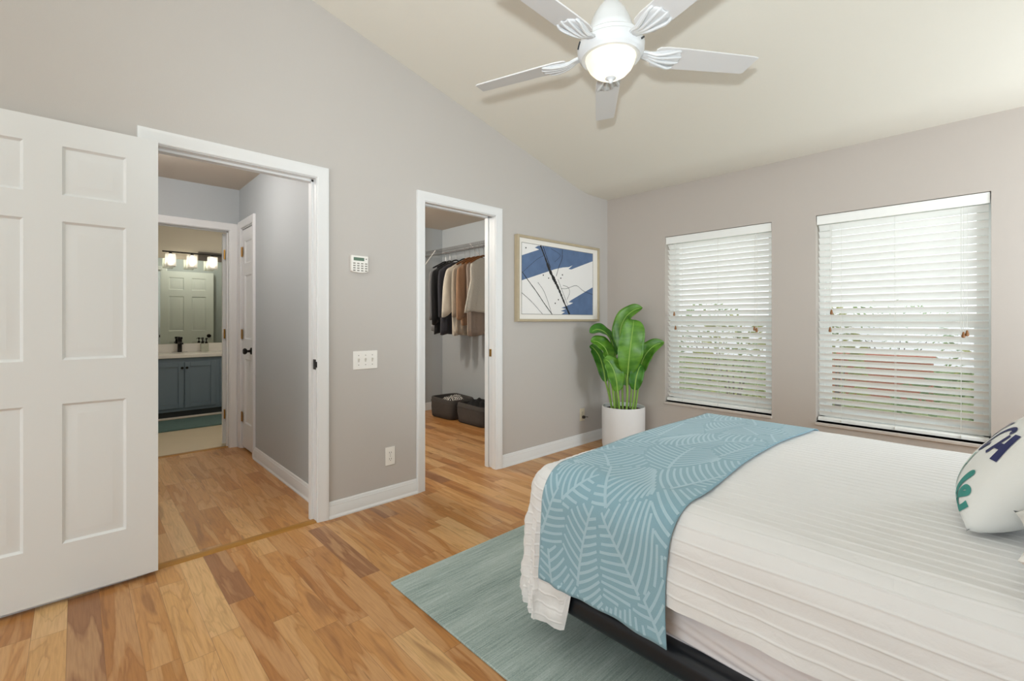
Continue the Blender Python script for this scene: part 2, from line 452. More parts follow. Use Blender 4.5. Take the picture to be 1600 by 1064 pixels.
# ------------------------------------------------------------------ room shell
CS = 0.2477                                   # ceiling slope (3 in 12)
def cz(y): return 2.44 if y > -0.38 else 2.44+CS*(-0.38-y)
CEILP = [(0.0, 2.44), (-0.30, 2.44), (-0.38, 2.447), (-0.47, 2.465), (-4.7, 2.44+CS*4.32), (-8.3, 2.44+CS*4.32-CS*3.6)]
D1 = (-3.715, -2.958, 2.040)                  # bedroom doorway y0, y1, top
D2 = (-2.205, -1.550, 2.034)                  # closet doorway
BD = (-3.700, -2.945, 2.040)                  # bath doorway
J = 0.018

wA = MB()
def wall_piece(y0, y1, z0=0.0):
    ys = [y0]+[y for y in (-4.7, -0.47, -0.38, -0.30) if y0 < y < y1]+[y1]
    def top(y):
        for (a, za), (b, zb) in zip(CEILP, CEILP[1:]):
            if b <= y <= a: return za+(zb-za)*(a-y)/(a-b)
        return CEILP[-1][1]
    poly = [(y0, z0), (y1, z0)]+[(y, top(y)) for y in reversed(ys)]
    wA.prism(poly, 'x', -0.12, 0.0)
wall_piece(-8.3, D1[0]-J); wall_piece(D1[0]-J, D1[1]+J, D1[2]+J); wall_piece(D1[1]+J, D2[0]-J)
wall_piece(D2[0]-J, D2[1]+J+0.0, D2[2]+J); wall_piece(D2[1]+J, 0.0)
struct('wall_left', wA, WALL, smooth=0)

WIN = [(0.641, 1.548), (1.848, 2.751)]; WZ0, WZ1 = 0.445, 1.976
wB = MB()
xs = [-2.7, WIN[0][0], WIN[0][1], WIN[1][0], WIN[1][1], 4.1]
for i in (0, 2, 4): wB.box(xs[i] if i else 0.0, 0, 0, xs[i+1], 0.2, 2.5)
for a, b in WIN:
    wB.box(a, 0, 0, b, 0.2, WZ0); wB.box(a, 0, WZ1, b, 0.2, 2.5)
struct('wall_right', wB, WALLB, smooth=0)
wC = MB(); wC.box(4.0, -8.3, 0, 4.1, -1.05, 3.6); wC.box(4.0, -.25, 0, 4.1, 0, 3.6); wC.box(4.0, -1.05, 0, 4.1, -.25, .7); wC.box(4.0, -1.05, 2.2, 4.1, -.25, 3.6); struct('wall_head', wC, WALL, smooth=0)  # opening added in the unseen wall for the head fill lamp
wD = MB()
wD.box(0, -8.3, 0, 1.1, -8.2, 2.66); wD.box(3.9, -8.3, 0, 4.0, -8.2, 2.66); wD.box(1.1, -8.3, 2.4, 3.9, -8.2, 2.66)  # unseen wall set far back, opening added for the rear fill lamp
struct('wall_rear', wD, WALL, smooth=0)
cl = MB(); cl.prism(CEILP+[(-8.3, 3.9), (0.0, 3.9)], 'x', 0.0, 4.1)
struct('ceiling', cl, CEIL, smooth=25)
fl = MB(); fl.box(-2.26, -8.3, -0.1, 4.1, 0.0, 0.0); fl.box(-2.60, -2.8, -0.1, -2.26, -0.2, 0)
struct('floor', fl, FLOOR, smooth=0, origin=(0, 0, 0))
ft = MB(); ft.box(-4.7, -4.3, -0.1, -2.26, -2.8, 0.0); ft.box(-4.7, -2.8, -0.1, -2.6, -1.8, 0.0)
struct('floor', ft, TILE, smooth=0)
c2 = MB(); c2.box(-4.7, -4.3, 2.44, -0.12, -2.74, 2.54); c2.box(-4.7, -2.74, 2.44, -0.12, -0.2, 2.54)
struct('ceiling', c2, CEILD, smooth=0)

# hall, bath, closet walls
HY = -2.86                                    # hall side wall face
LC = (-2.108, -1.722, 2.055)                  # linen cupboard doorway in the hall side wall
m = MB(); m.box(-2.2, HY, 0, LC[0], -2.74, 2.44); m.box(LC[1], HY, 0, -0.12, -2.74, 2.44); m.box(LC[0], HY, LC[2], LC[1], -2.74, 2.44)
m.box(LC[0], -2.78, 0, LC[1], -2.74, LC[2])
struct('wall_hall_side', m, HALLW, smooth=0)
m = MB(); m.box(-2.2, -4.2, 0, -0.12, -4.1, 2.44); struct('wall_hall_opposite', m, HALLW, smooth=0)
m = MB(); m.box(-2.32, -4.2, 0, -2.2, BD[0]-J, 2.44); m.box(-2.32, BD[1]+J, 0, -2.2, -1.9, 2.44); m.box(-2.32, BD[0]-J, BD[2]+J, -2.2, BD[1]+J, 2.44)
struct('wall_hall_end', m, HALLW, smooth=0)
m = MB(); m.box(-4.7, -4.2, 0, -4.6, -1.9, 2.44); m.box(-4.6, -4.3, 0, -2.32, -4.2, 2.44); m.box(-4.6, -1.9, 0, -2.6, -1.8, 2.44)
struct('wall_bath', m, BATHW, smooth=0)
m = MB(); m.box(-2.6, -1.9, 0, -2.48, -0.21, 2.44); struct('wall_closet_far', m, HALLW, smooth=0)
m = MB(); m.box(-2.48, -0.33, 0, -0.12, -0.21, 2.44); struct('wall_closet_side', m, HALLW, smooth=0)

# casings, jambs, baseboards
CPROF = [(0, 0), (0, .009), (.005, .012), (.018, .012), (.026, .014), (.046, .018), (.058, .0195), (.064, .018), (.066, .014), (.066, 0)]
def casing(mb, a0, a1, top, mp, legs=(True, True)):
    """mitred three-sided casing; mp(a, z, t) maps along-wall a, height z, protrusion t"""
    r = .004
    rings = [[mp(a0-r-w, 0, t) for w, t in CPROF], [mp(a0-r-w, top+r+w, t) for w, t in CPROF],
             [mp(a1+r+w, top+r+w, t) for w, t in CPROF], [mp(a1+r+w, 0, t) for w, t in CPROF]]
    mb.rings(rings, True, True, True)
def jamb_x(mb, y0, y1, top, x0, x1):
    mb.box(x0, y0-J, 0, x1, y0, top+J); mb.box(x0, y1, 0, x1, y1+J, top+J); mb.box(x0, y0, top, x1, y1, top+J)
m = MB(); casing(m, D1[0], D1[1], D1[2], lambda a, z, t: (t, a, z)); casing(m, D1[0], D1[1], D1[2], lambda a, z, t: (-.12-t, a, z))
jamb_x(m, D1[0], D1[1], D1[2], -.12, 0)
m.box(-.09, D1[1]-.012, 0, -.045, D1[1], D1[2]); m.box(-.09, D1[0], 0, -.045, D1[0]+.012, D1[2]); m.box(-.09, D1[0], D1[2]-.012, -.045, D1[1], D1[2])
t1 = struct('trim_1', m, TRIM, smooth=30)
t1['label'] = 'white casing and jamb of the bedroom doorway into the hall'
k = MB(); k.box(-.044, D1[1]-.002, .905, -.004, D1[1]+.001, .965); k.box(-.008, D1[1]-.002, .918, .003, D1[1]+.006, .952)
kp = k.build('strike_plate', BLACKM, t1, bevel=.001)
kp['label'] = 'dark bronze strike plate'
m = MB(); casing(m, D2[0], D2[1], D2[2], lambda a, z, t: (t, a, z)); casing(m, D2[0], D2[1], D2[2], lambda a, z, t: (-.12-t, a, z))
m.box(-.12, D2[0]-J, 0, 0, D2[0], D2[2]+J); m.box(-.12, D2[0], D2[2], -.085, D2[1], D2[2]+J); m.box(-.035, D2[0], D2[2], 0, D2[1], D2[2]+J)
m.box(-.085, D2[0], D2[2]+.012, -.035, D2[1], D2[2]+J)
m.box(-.12, D2[1], 0, -.082, D2[1]+J, D2[2]); m.box(-.036, D2[1]+.002, 0, 0, D2[1]+J, D2[2]); m.box(-.082, D2[1]+.014, 0, -.036, D2[1]+J, D2[2])
t2 = struct('trim_2', m, TRIM, smooth=30)
t2['label'] = 'white casing and split jamb of the closet doorway'
m = MB(); casing(m, BD[0], BD[1], BD[2], lambda a, z, t: (-2.2+t, a, z)); casing(m, BD[0], BD[1], BD[2], lambda a, z, t: (-2.32-t, a, z))
jamb_x(m, BD[0], BD[1], BD[2], -2.32, -2.2)
m.box(-2.275, BD[1]-.01, 0, -2.245, BD[1], BD[2]); m.box(-2.275, BD[0], BD[2]-.01, -2.245, BD[1], BD[2])
struct('trim_3', m, TRIM, smooth=30)['label'] = 'white casing and jamb of the bathroom doorway at the end of the hall'
m = MB(); casing(m, LC[0], LC[1], LC[2], lambda a, z, t: (a, HY-t, z))
m.box(LC[0]-.001, HY, 0, LC[0]+.006, HY+.07, LC[2]); m.box(LC[1]-.006, HY, 0, LC[1]+.001, HY+.07, LC[2]); m.box(LC[0], HY, LC[2]-.006, LC[1], HY+.07, LC[2])
struct('trim_4', m, TRIM, smooth=30)['label'] = 'white casing of the narrow cupboard door in the hall'

BPROF = [(0, 0), (.022, 0), (.022, .008), (.015, .018), (.014, .022), (.014, .066), (.012, .070), (.012, .080), (.009, .084), (.008, .094), (.005, .099), (0, .1)]
def base_y(mb, x, sgn, y0, y1): mb.rings([[(x+sgn*t, y, z) for t, z in BPROF] for y in (y0, y1)])
def base_x(mb, y, sgn, x0, x1): mb.rings([[(x, y+sgn*t, z) for t, z in BPROF] for x in (x0, x1)])
m = MB(); base_y(m, 0, 1, -8.2, D1[0]-.07); base_y(m, 0, 1, D1[1]+.07, D2[0]-.07); base_y(m, 0, 1, D2[1]+.07, -.0)
struct('baseboard_left', m, TRIM, smooth=30)
m = MB(); base_x(m, 0, -1, 0, 4.0); struct('baseboard_right', m, TRIM, smooth=30)
m = MB(); base_x(m, HY, -1, LC[1]+.07, -.12); struct('baseboard_hall', m, TRIM, smooth=30)
m = MB(); base_y(m, -2.48, 1, -2.0, -.33); base_x(m, -.33, -1, -2.48, -.12); struct('baseboard_closet', m, TRIM, smooth=30)
# floor transition strips
m = MB(); m.prism([(-.052, 0), (-.046, .007), (-.03, .009), (-.012, .009), (.004, .006), (.008, 0)], 'y', D1[0]-.0, D1[1]+.0)
struct('trim_5', m, pbr('oak threshold', 'a8762c', 0.35, vary=0.12, vscale=14), smooth=30)['label'] = 'oak transition strip across the bedroom doorway'
m = MB(); m.prism([(-2.285, 0), (-2.28, .006), (-2.25, .008), (-2.235, .006), (-2.23, 0)], 'y', BD[0], BD[1])
struct('trim_6', m, MATS['oak threshold'], smooth=30)['label'] = 'oak transition strip at the bathroom doorway'

# ------------------------------------------------------------------ panelled doors
def panel_face(mb, rects, w, h, y, s):
    """one door face in local x (0..w), z (0..h) at depth y, s = outward sign; rects = panel openings"""
    xs = sorted({0, w}|{r[0] for r in rects}|{r[2] for r in rects}); zs = sorted({0, h}|{r[1] for r in rects}|{r[3] for r in rects})
    def inside(x, z): return any(r[0] < x < r[2] and r[1] < z < r[3] for r in rects)
    for i in range(len(xs)-1):
        for j in range(len(zs)-1):
            if inside((xs[i]+xs[i+1])/2, (zs[j]+zs[j+1])/2): continue
            mb.add([(xs[i], y, zs[j]), (xs[i+1], y, zs[j]), (xs[i+1], y, zs[j+1]), (xs[i], y, zs[j+1])], [(0, 1, 2, 3)])
    for x0, z0, x1, z1 in rects:
        k = min(1.0, (x1-x0)/0.2)
        prof = [(0, 0), (.004*k, -.0045), (.010*k, -.0085), (.014*k, -.0085), (.046*k, -.0015), (.048*k, -.0015)]
        rings = []
        for d, dep in prof:
            yy = y+s*dep
            rings.append([(x0+d, yy, z0+d), (x1-d, yy, z0+d), (x1-d, yy, z1-d), (x0+d, yy, z1-d)])
        n0 = len(mb.v); mb.rings(rings, True, False, True)
def door_mesh(w, h, t, rects):
    mb = MB()
    panel_face(mb, rects, w, h, 0, -1); panel_face(mb, rects, w, h, t, 1)
    for a, b in (((0, 0), (w, 0)), ((w, 0), (w, h)), ((w, h), (0, h)), ((0, h), (0, 0))):
        mb.add([(a[0], 0, a[1]), (b[0], 0, b[1]), (b[0], t, b[1]), (a[0], t, a[1])], [(0, 1, 2, 3)])
    return mb
def six(w):
    st = .115*w/.76; mid = .113*w/.76; pw = (w-2*st-mid)/2
    R = []
    for x0 in (st, st+pw+mid):
        for z0, z1 in ((.229, .822), (1.007, 1.594), (1.705, 1.912)): R.append((x0, z0, x0+pw, z1))
    return R
def place(mb, o, ex, ey, ez=Vector((0, 0, 1))):
    o = Vector(o)
    mb.v = [o+ex*p.x+ey*p.y+ez*p.z for p in mb.v]; return mb
def knob(mb_origin, n, parent):
    """door knob at point with outward normal n"""
    q = MB().lathe([(.0, 0), (.031, 0), (.031, .006), (.026, .010), (.012, .012), (.010, .034), (.018, .038), (.027, .048), (.028, .058), (.020, .068), (.0, .070)], n=20)
    n = Vector(n); a = n.orthogonal().normalized(); b = n.cross(a)
    q.v = [Vector(mb_origin)+a*p.x+b*p.y+n*p.z for p in q.v]
    o = q.build('door_handle', BLACKM, parent, smooth=35); o['label'] = 'dark bronze door knob'; return o
def hinge(parent, x, y, z, axis_dir, leaf_dirs):
    q = MB().lathe([(0, -.045), (.006, -.045), (.006, .045), (0, .045)], (x, y, z), 10)
    for d in leaf_dirs:
        d = Vector(d); p = d.cross(Vector((0, 0, 1)))*.0015
        a = Vector((x, y, z)); b = a+d*.034
        q.add([a-p+Vector((0, 0, -.044)), b-p+Vector((0, 0, -.044)), b-p+Vector((0, 0, .044)), a-p+Vector((0, 0, .044)),
               a+p+Vector((0, 0, -.044)), b+p+Vector((0, 0, -.044)), b+p+Vector((0, 0, .044)), a+p+Vector((0, 0, .044))],
              [(0, 1, 2, 3), (4, 5, 6, 7), (0, 1, 5, 4), (3, 2, 6, 7), (1, 2, 6, 5), (0, 3, 7, 4)])
    o = q.build('hinge', BRASS, parent, smooth=30); o['label'] = 'brass hinge'; return o

# bedroom door folded back against the wall
w = 0.76
d1 = thing('door_1', 'white six-panel bedroom door folded back flat against the left wall', None, (0.045, -3.711, 0), kind='structure')
mb = place(door_mesh(w, 2.018, .035, six(w)), (0.027, -3.711, .022), Vector((-.012, -1, 0)).normalized()*1.0, Vector((1, -.012, 0)).normalized())
mb.v = [Vector((max(p.x, 0.0245), p.y, p.z)) if p.x < 0.0245 else p for p in mb.v]
mb.build('door_leaf', DOORW, d1, smooth=20)
knob((.062-.012*.69, -4.40, .93), (1, 0, 0), d1)
# linen cupboard door
w2 = LC[1]-LC[0]-.02
d2 = thing('door_2', 'narrow white panelled cupboard door with brass hinges in the hall', None, ((LC[0]+LC[1])/2, HY+.02, 0), kind='structure')
R2 = [(.075, .229, w2-.075, .822), (.075, 1.007, w2-.075, 1.594), (.075, 1.705, w2-.075, 1.912)]
place(door_mesh(w2, 2.02, .034, R2), (LC[0]+.01, HY+.006, .02), Vector((1, 0, 0)), Vector((0, 1, 0))).build('door_leaf', DOORW, d2, smooth=20)
knob((LC[1]-.075, HY+.006, .925), (0, -1, 0), d2)
for z in (.30, 1.07, 1.84): hinge(d2, LC[0]+.008, HY-.002, z, 'z', [(1, 0, 0)])
# bathroom door folded back inside the bathroom
d3 = thing('door_3', 'white six-panel bathroom door folded open inside the bathroom, seen in the mirror', None, (-2.375, BD[1]+.02, 0), kind='structure')
ex = Vector((-.03, 1, 0)).normalized(); ey = Vector((-1, -.03, 0)).normalized()
place(door_mesh(.75, 2.018, .035, six(.75)), (-2.343, BD[1]-.022, .015), ex, ey).build('door_leaf', DOORW, d3, smooth=20)
knob(Vector((-2.343, BD[1]-.022, .93))+ex*.68+ey*.035, ey, d3)
for z in (.30, 1.07, 1.83): hinge(d3, -2.326, BD[1]-.010, z, 'z', [(-1, -.2, 0)])
# pocket door edge of the closet
d4 = thing('door_4', 'white pocket door slid into the closet wall with only its edge showing', None, (-.059, D2[1]+.3, 0), kind='structure')
m = MB(); m.box(-.077, D2[1]+.005, .022, -.041, D2[1]+.012, D2[2]-.004); m.build('door_leaf', DOORW, d4)
m = MB(); m.box(-.072, D2[1]+.002, .905, -.046, D2[1]+.0056, .965); m.lathe([(0, -.0), (.008, -.0), (.008, .004), (0, .004)], (-.059, D2[1]+.000, .935), 12, 'y')
m.build('latch', BRASS, d4, bevel=.001)['label'] = 'brass edge latch'

# ------------------------------------------------------------------ windows and blinds
def window(n, a, b):
    w = thing('window_%d' % n, ('narrow' if n == 1 else 'wide')+' double hung window behind blinds', None, ((a+b)/2, .15, WZ0), kind='structure')
    f = MB()
    for y0, y1 in ((.10, .18),):
        f.box(a, y0, WZ0, a+.035, y1, WZ1); f.box(b-.035, y0, WZ0, b, y1, WZ1); f.box(a, y0, WZ1-.04, b, y1, WZ1); f.box(a, y0, WZ0, b, y1, WZ0+.04)
    f.build('window_frame', VINYL, w, bevel=.003)
    zr = 1.213
    s = MB(); s.box(a+.035, .135, zr-.028, b-.035, .17, zr+.028)
    s.box(a+.035, .14, zr, a+.065, .165, WZ1-.04); s.box(b-.065, .14, zr, b-.035, .165, WZ1-.04); s.box(a+.065, .14, WZ1-.075, b-.065, .165, WZ1-.04)
    s.build('upper_sash', VINYL, w, bevel=.002)
    s = MB(); s.box(a+.035, .105, zr-.03, b-.035, .133, zr+.02)
    s.box(a+.035, .107, WZ0+.04, a+.075, .131, zr); s.box(b-.075, .107, WZ0+.04, b-.035, .131, zr); s.box(a+.075, .107, WZ0+.04, b-.075, .131, WZ0+.09)
    s.build('lower_sash', VINYL, w, bevel=.002)
    g = MB(); g.box(a+.065, .150, zr+.028, b-.065, .154, WZ1-.075); g.build('pane', GLASS, w)
    g = MB(); g.box(a+.075, .117, WZ0+.09, b-.075, .121, zr-.03); g.build('pane', GLASS, w)
    g = MB(); g.add([(a+.04, .175, WZ0+.04), (b-.04, .175, WZ0+.04), (b-.04, .175, zr), (a+.04, .175, zr)], [(0, 1, 2, 3)]); g.build('insect_screen', SCREEN, w)
    s = MB(); s.box(a-.004, -.014, WZ0-.022, b+.004, .10, WZ0); s.build('window_sill', SILL, w, bevel=.004)
for n, (a, b) in enumerate(WIN): window(n+1, a, b)

def blind(name, label, a, b, cords, tassels):
    r = thing(name, label, 'blind', ((a+b)/2, .045, WZ0), group='white slatted blinds')
    yc = .048; x0, x1 = a+.008, b-.008
    v = MB(); v.box(x0-.004, .008, WZ1-.070, x1+.004, .020, WZ1-.004); v.box(x0, .020, WZ1-.055, x1, .075, WZ1-.006)
    v.box(x0-.004, .004, WZ1-.012, x1+.004, .020, WZ1-.004)
    v.build('headrail', BLINDW, r, bevel=.002)
    th = radians(49); hw = .0250; n = 30; zt = WZ1-.092; zb = WZ0+.062
    s = MB()
    for i in range(n):
        z = zt+(zb-zt)*i/(n-1)
        pr = []
        for k in range(5):
            q = -1+2*k/4; bow = .0022*(1-q*q)
            pr.append((yc+q*hw*cos(th)+bow*sin(th), z-q*hw*sin(th)+bow*cos(th)))
        top = [(p[0]+.0014*sin(th), p[1]+.0014*cos(th)) for p in pr]
        s.prism(pr+top[::-1], 'x', x0+.002, x1-.002)
    s.build('slats', BLINDW, r, smooth=30)
    q = MB(); q.prism([(yc-.026, WZ0+.010), (yc+.026, WZ0+.010), (yc+.026, WZ0+.030), (yc+.02, WZ0+.036), (yc-.02, WZ0+.036), (yc-.026, WZ0+.030)], 'x', x0, x1)
    q.build('bottom_rail', BLINDW, r, bevel=.002)
    for c in cords:
        t = MB()
        for y in (yc-.027, yc+.027): t.tube([(c, y, WZ0+.03), (c, y, WZ1-.06)], .0011, 5)
        t.tube([(c, yc-.029, WZ0+.018), (c, yc-.027, WZ0+.03)], .004, 8)
        t.build('ladder_cord', CORD, r)
    for c, z in tassels:
        t = MB().tube([(c, .004, z+.02), (c+.001, .005, WZ1-.07)], .0011, 5).build('pull_cord', CORD, r)
        MB().lathe([(0, .022), (.004, .021), (.006, .012), (.0095, -.004), (.0085, -.014), (0, -.016)], (c, .004, z), 12).build('tassel', WOODT, t)
    return r
blind('window_blind', 'white slatted blind on the narrow window beside the plant', *WIN[0], (0.80, 1.12, 1.42), ((.73, 1.255), (.743, 1.128), (1.42, 1.13), (1.437, 1.118)))
blind('window_blind', 'white slatted blind on the wide window nearer the pillow', *WIN[1], (2.0, 2.30, 2.62), ((1.945, 1.255), (1.936, 1.128), (2.632, 1.105), (2.648, 1.115)))

# ------------------------------------------------------------------ wall fittings
def pl(mb, x=0): return mb
kp = thing('alarm_keypad', 'small white alarm keypad with a green display high on the left wall', 'keypad', (0, -2.695, 1.50))
m = MB(); m.prism([(-2.75, 1.507), (-2.735, 1.500), (-2.695, 1.496), (-2.655, 1.500), (-2.640, 1.507), (-2.640, 1.604), (-2.75, 1.604)], 'x', 0.0005, .022)
m.build('body', PLAST, kp, bevel=.003)
m = MB(); m.box(.021, -2.737, 1.572, .0235, -2.668, 1.592); m.build('display', LCD, kp, bevel=.0008)
m = MB(); m.lathe([(0, .0), (.005, .0), (.004, .0025), (0, .0025)], (.0215, -2.654, 1.585), 10, 'x'); m.build('indicator', KEYG, kp)
for r_ in range(4):
    for c_ in range(4):
        y = -2.733+c_*.0258; z = 1.555-r_*.0148
        m = MB(); m.box(.021, y-.0075, z-.0035, .0242, y+.0075, z+.0035); m.build('key', KEYG, kp, bevel=.001)
sw = thing('light_switch', 'white triple toggle switch plate between the two doorways', 'switch', (0, -2.651, .888))
m = MB(); m.box(.0005, -2.733, .888, .006, -2.569, 1.004); m.build('plate', PLAST, sw, bevel=.002)
for i in range(3):
    y = -2.697+.046*i
    m = MB(); m.box(.004, y-.005, .934, .0068, y+.005, .958); m.box(.006, y-.0035, .946, .016, y+.0035, .956)
    m.build('toggle', BEIGEP if False else pbr('toggle ivory', 'cfcac0', .4) if 'toggle ivory' not in MATS else MATS['toggle ivory'], sw, bevel=.0008)
    for z in (.916, .976):
        MB().lathe([(0, 0), (.0032, 0), (.0028, .0015), (0, .0018)], (.0058, y, z), 8, 'x').build('screw', KEYG, sw)
def outlet(label, y, z, mat, plug=False):
    o = thing('wall_outlet', label, 'outlet', (0, y, z-.06))
    MB().box(.0005, y-.035, z-.06, .006, y+.035, z+.06).build('plate', mat, o, bevel=.002)
    for dz in (-.021, .021):
        f = MB().prism([(y+p, z+dz+q) for p, q in rrect(0, 0, .017, .0145, .010, 4)], 'x', .004, .0075).build('socket', mat, o, smooth=30)
        sl = MB(); sl.box(.0072, y-.008, z+dz-.001, .0082, y-.0055, z+dz+.008); sl.box(.0072, y+.0055, z+dz-.001, .0082, y+.008, z+dz+.007)
        sl.lathe([(0, 0), (.0024, 0), (.0024, .001), (0, .001)], (.0072, y, z+dz-.008), 8, 'x'); sl.build('slots', DARKG, f)
    MB().lathe([(0, 0), (.003, 0), (.0025, .0012), (0, .0015)], (.0058, y, z), 8, 'x').build('screw', KEYG, o)
    return o
outlet('white wall outlet low between the two doorways', -2.477, .298, PLAST)
outlet('beige wall outlet low beside the potted plant', -.424, .285, BEIGEP)
pg = thing('plug', 'small dark plug in the beige outlet beside the plant', 'plug', (.008, -.424, .262))
MB().box(.0085, -.436, .250, .034, -.412, .276).build('plug_body', DARKG, pg, bevel=.004)
MB().tube([(.03, -.412, .263), (.034, -.39, .262), (.036, -.376, .258)], .003, 8).build('cord_stub', DARKG, pg)

# framed abstract print
ART_BLUE = [[(-1.275, 1.745), (-1.059, 1.816), (-1.116, 1.827), (-1.071, 1.848), (-0.979, 1.856), (-0.293, 1.856), (-0.293, 1.781), (-0.625, 1.675), (-0.662, 1.677), (-0.603, 1.715), (-0.655, 1.696), (-0.743, 1.685), (-0.843, 1.663), (-0.939, 1.635), (-1.274, 1.535)],
            [(-0.293, 1.524), (-0.293, 1.251), (-0.765, 1.252), (-0.714, 1.276), (-0.772, 1.285), (-0.699, 1.305), (-0.765, 1.313), (-0.648, 1.344), (-0.595, 1.364), (-0.662, 1.367), (-0.625, 1.388)]]
ART_INK = [([(-1.045, 1.853), (-0.999, 1.777), (-0.925, 1.647), (-0.864, 1.565), (-0.8, 1.48), (-0.729, 1.37), (-0.648, 1.253)], [0.018, 0.0126, 0.027, 0.0306, 0.0234, 0.0162, 0.0198]), ([(-1.013, 1.855), (-0.966, 1.762), (-0.912, 1.667)], [0.0072]), ([(-0.814, 1.572), (-0.743, 1.454), (-0.67, 1.334)], [0.0036]), ([(-0.75, 1.848), (-0.757, 1.763), (-0.8, 1.685), (-0.836, 1.599)], [0.0054]), ([(-1.272, 1.608), (-1.204, 1.544), (-1.097, 1.448), (-0.993, 1.345), (-0.891, 1.251)], [0.0072]), ([(-1.278, 1.432), (-1.161, 1.362), (-1.019, 1.254)], [0.0036]), ([(-1.078, 1.529), (-1.006, 1.461), (-0.953, 1.373), (-0.898, 1.256)], [0.0036]), ([(-0.772, 1.489), (-0.685, 1.495), (-0.549, 1.527), (-0.44, 1.482), (-0.293, 1.453)], [0.0036]), ([(-0.743, 1.52), (-0.67, 1.505), (-0.648, 1.458), (-0.685, 1.39)], [0.0036]), ([(-1.266, 1.604), (-1.097, 1.723), (-1.006, 1.767)], [0.0027]), ([(-0.912, 1.84), (-0.8, 1.806), (-0.786, 1.779), (-0.857, 1.726)], [0.0027])]
ART_DOTS = [(-1.225, 1.813), (-1.009, 1.596), (-0.75, 1.616), (-0.807, 1.387), (-0.85, 1.353), (-0.772, 1.584), (-0.939, 1.574)]
pic = thing('framed_print', 'framed abstract print of blue bands and black ink lines above the plant', 'picture', (0, -.76, 1.19))
fy0, fy1, fz0, fz1 = -1.333, -.192, 1.188, 1.917
FP = [(0, .001), (0, .040), (.003, .044), (.020, .044), (.022, .042), (.022, .030), (.022, .001)]
m = MB()
rings = [[(t, (fy0+w_) if i in (0, 3) else (fy1-w_), (fz0+w_) if i in (0, 1) else (fz1-w_)) for w_, t in FP] for i in range(4)]
rings.append(rings[0]); m.rings(rings, True, False, False)
m.build('frame', FRAMEW, pic, smooth=30)
m = MB(); m.box(.002, fy0+.02, fz0+.02, .0285, fy1-.02, fz1-.02); m.build('mat_board', MATW, pic)
ay0, ay1, az0, az1 = -1.278, -.287, 1.250, 1.857
m = MB(); m.box(.028, ay0, az0, .0292, ay1, az1); pr = m.build('print', pbr('print paper', 'eeecea', .6), pic)
m = MB()
for t_, e in ((0, .004),): 
    for y0_, z0_, y1_, z1_ in ((ay0, az0, ay1, az0+e), (ay0, az1-e, ay1, az1), (ay0, az0, ay0+e, az1), (ay1-e, az0, ay1, az1)): m.box(.0288, y0_, z0_, .0300, y1_, z1_)
m.build('print_edge', KEYG, pr)
m = MB()
for P_ in ART_BLUE: m.prism([(min(max(a, ay0+.004), ay1-.004), min(max(b, az0+.004), az1-.004)) for a, b in P_], 'x', .0290, .0296)
m.build('blue_brush_strokes', BLUEP, pr, smooth=0)
def ribbon(mb, pts, ws, x, jit=0.0, seed=1):
    rnd = random.Random(seed); C_ = cspline([(0, a, b) for a, b in pts], 10)
    wl = [ws[0]]*len(C_) if len(ws) == 1 else [ws[min(i//10, len(ws)-1)]*(1-(i % 10)/10)+ws[min(i//10+1, len(ws)-1)]*((i % 10)/10) for i in range(len(C_))]
    L_, R_ = [], []
    for i, p in enumerate(C_):
        t = C_[min(i+1, len(C_)-1)]-C_[max(i-1, 0)]; t.normalize(); nn = Vector((0, -t.z, t.y)); h = wl[i]/2*(1+rnd.uniform(-jit, jit))
        L_.append((x, p.y+nn.y*h, p.z+nn.z*h)); R_.append((x, p.y-nn.y*h, p.z-nn.z*h))
    k = len(mb.v); mb.v += [Vector(q) for q in L_]+[Vector(q) for q in R_]; n_ = len(C_)
    for i in range(n_-1): mb.f.append((k+i, k+i+1, k+n_+i+1, k+n_+i))
m = MB()
for i, (P_, w_) in enumerate(ART_INK): ribbon(m, P_, w_, .0299+.00004*i, .35 if len(w_) > 1 else .15, i)
for i, (a, b) in enumerate(ART_DOTS): m.prism([(a+.007*cos(t*pi/4)*(1+.3*sin(t*i)), b+.007*sin(t*pi/4)) for t in range(8)], 'x', .0290, .0299)
m.build('black_ink_strokes', INK, pr, smooth=0)

# ------------------------------------------------------------------ ceiling fan
FX, FY = 1.690, -2.405
fan = thing('ceiling_fan', 'white five-blade ceiling fan with a lit glass bowl light', 'ceiling fan', (FX, FY, 2.15))
fc = (FX, FY, 0)
ctop = cz(FY)
m = MB().lathe([(0, 2.52), (.0125, 2.52), (.0125, ctop-.03), (0, ctop-.03)], fc, 16); m.build('downrod', FANW, fan)
m = MB().lathe([(.02, ctop-.10), (.045, ctop-.085), (.065, ctop-.05), (.07, ctop+.006), (0, ctop+.006)], fc, 32); m.build('canopy', FANW, fan, smooth=30)
m = MB().lathe([(0.095, 2.275), (.118, 2.268), (.128, 2.276), (.134, 2.292), (.135, 2.315), (.128, 2.322), (.126, 2.338), (.118, 2.345), (.098, 2.352), (.092, 2.362),
                (.094, 2.372), (.088, 2.388), (.078, 2.42), (.062, 2.455), (.04, 2.485), (.026, 2.50), (.022, 2.525), (.012, 2.53)], fc, 48)
hs = m.build('motor_housing', FANW, fan, smooth=35)
for k in (-122, 10, 82, 154):
    a0 = radians(k-5)
    MB().tube([(FX+.1355*cos(a0+t*.045), FY+.1355*sin(a0+t*.045), 2.296+.0045*t) for t in range(5)], .004, 6).build('vent_slot', BLADE_SLOT, hs)
m = MB().lathe([(.099, 2.274), (.103, 2.266), (.118, 2.265), (.123, 2.272), (.118, 2.280), (.098, 2.280)], fc, 48); m.build('light_rim', FANW, fan, smooth=35)
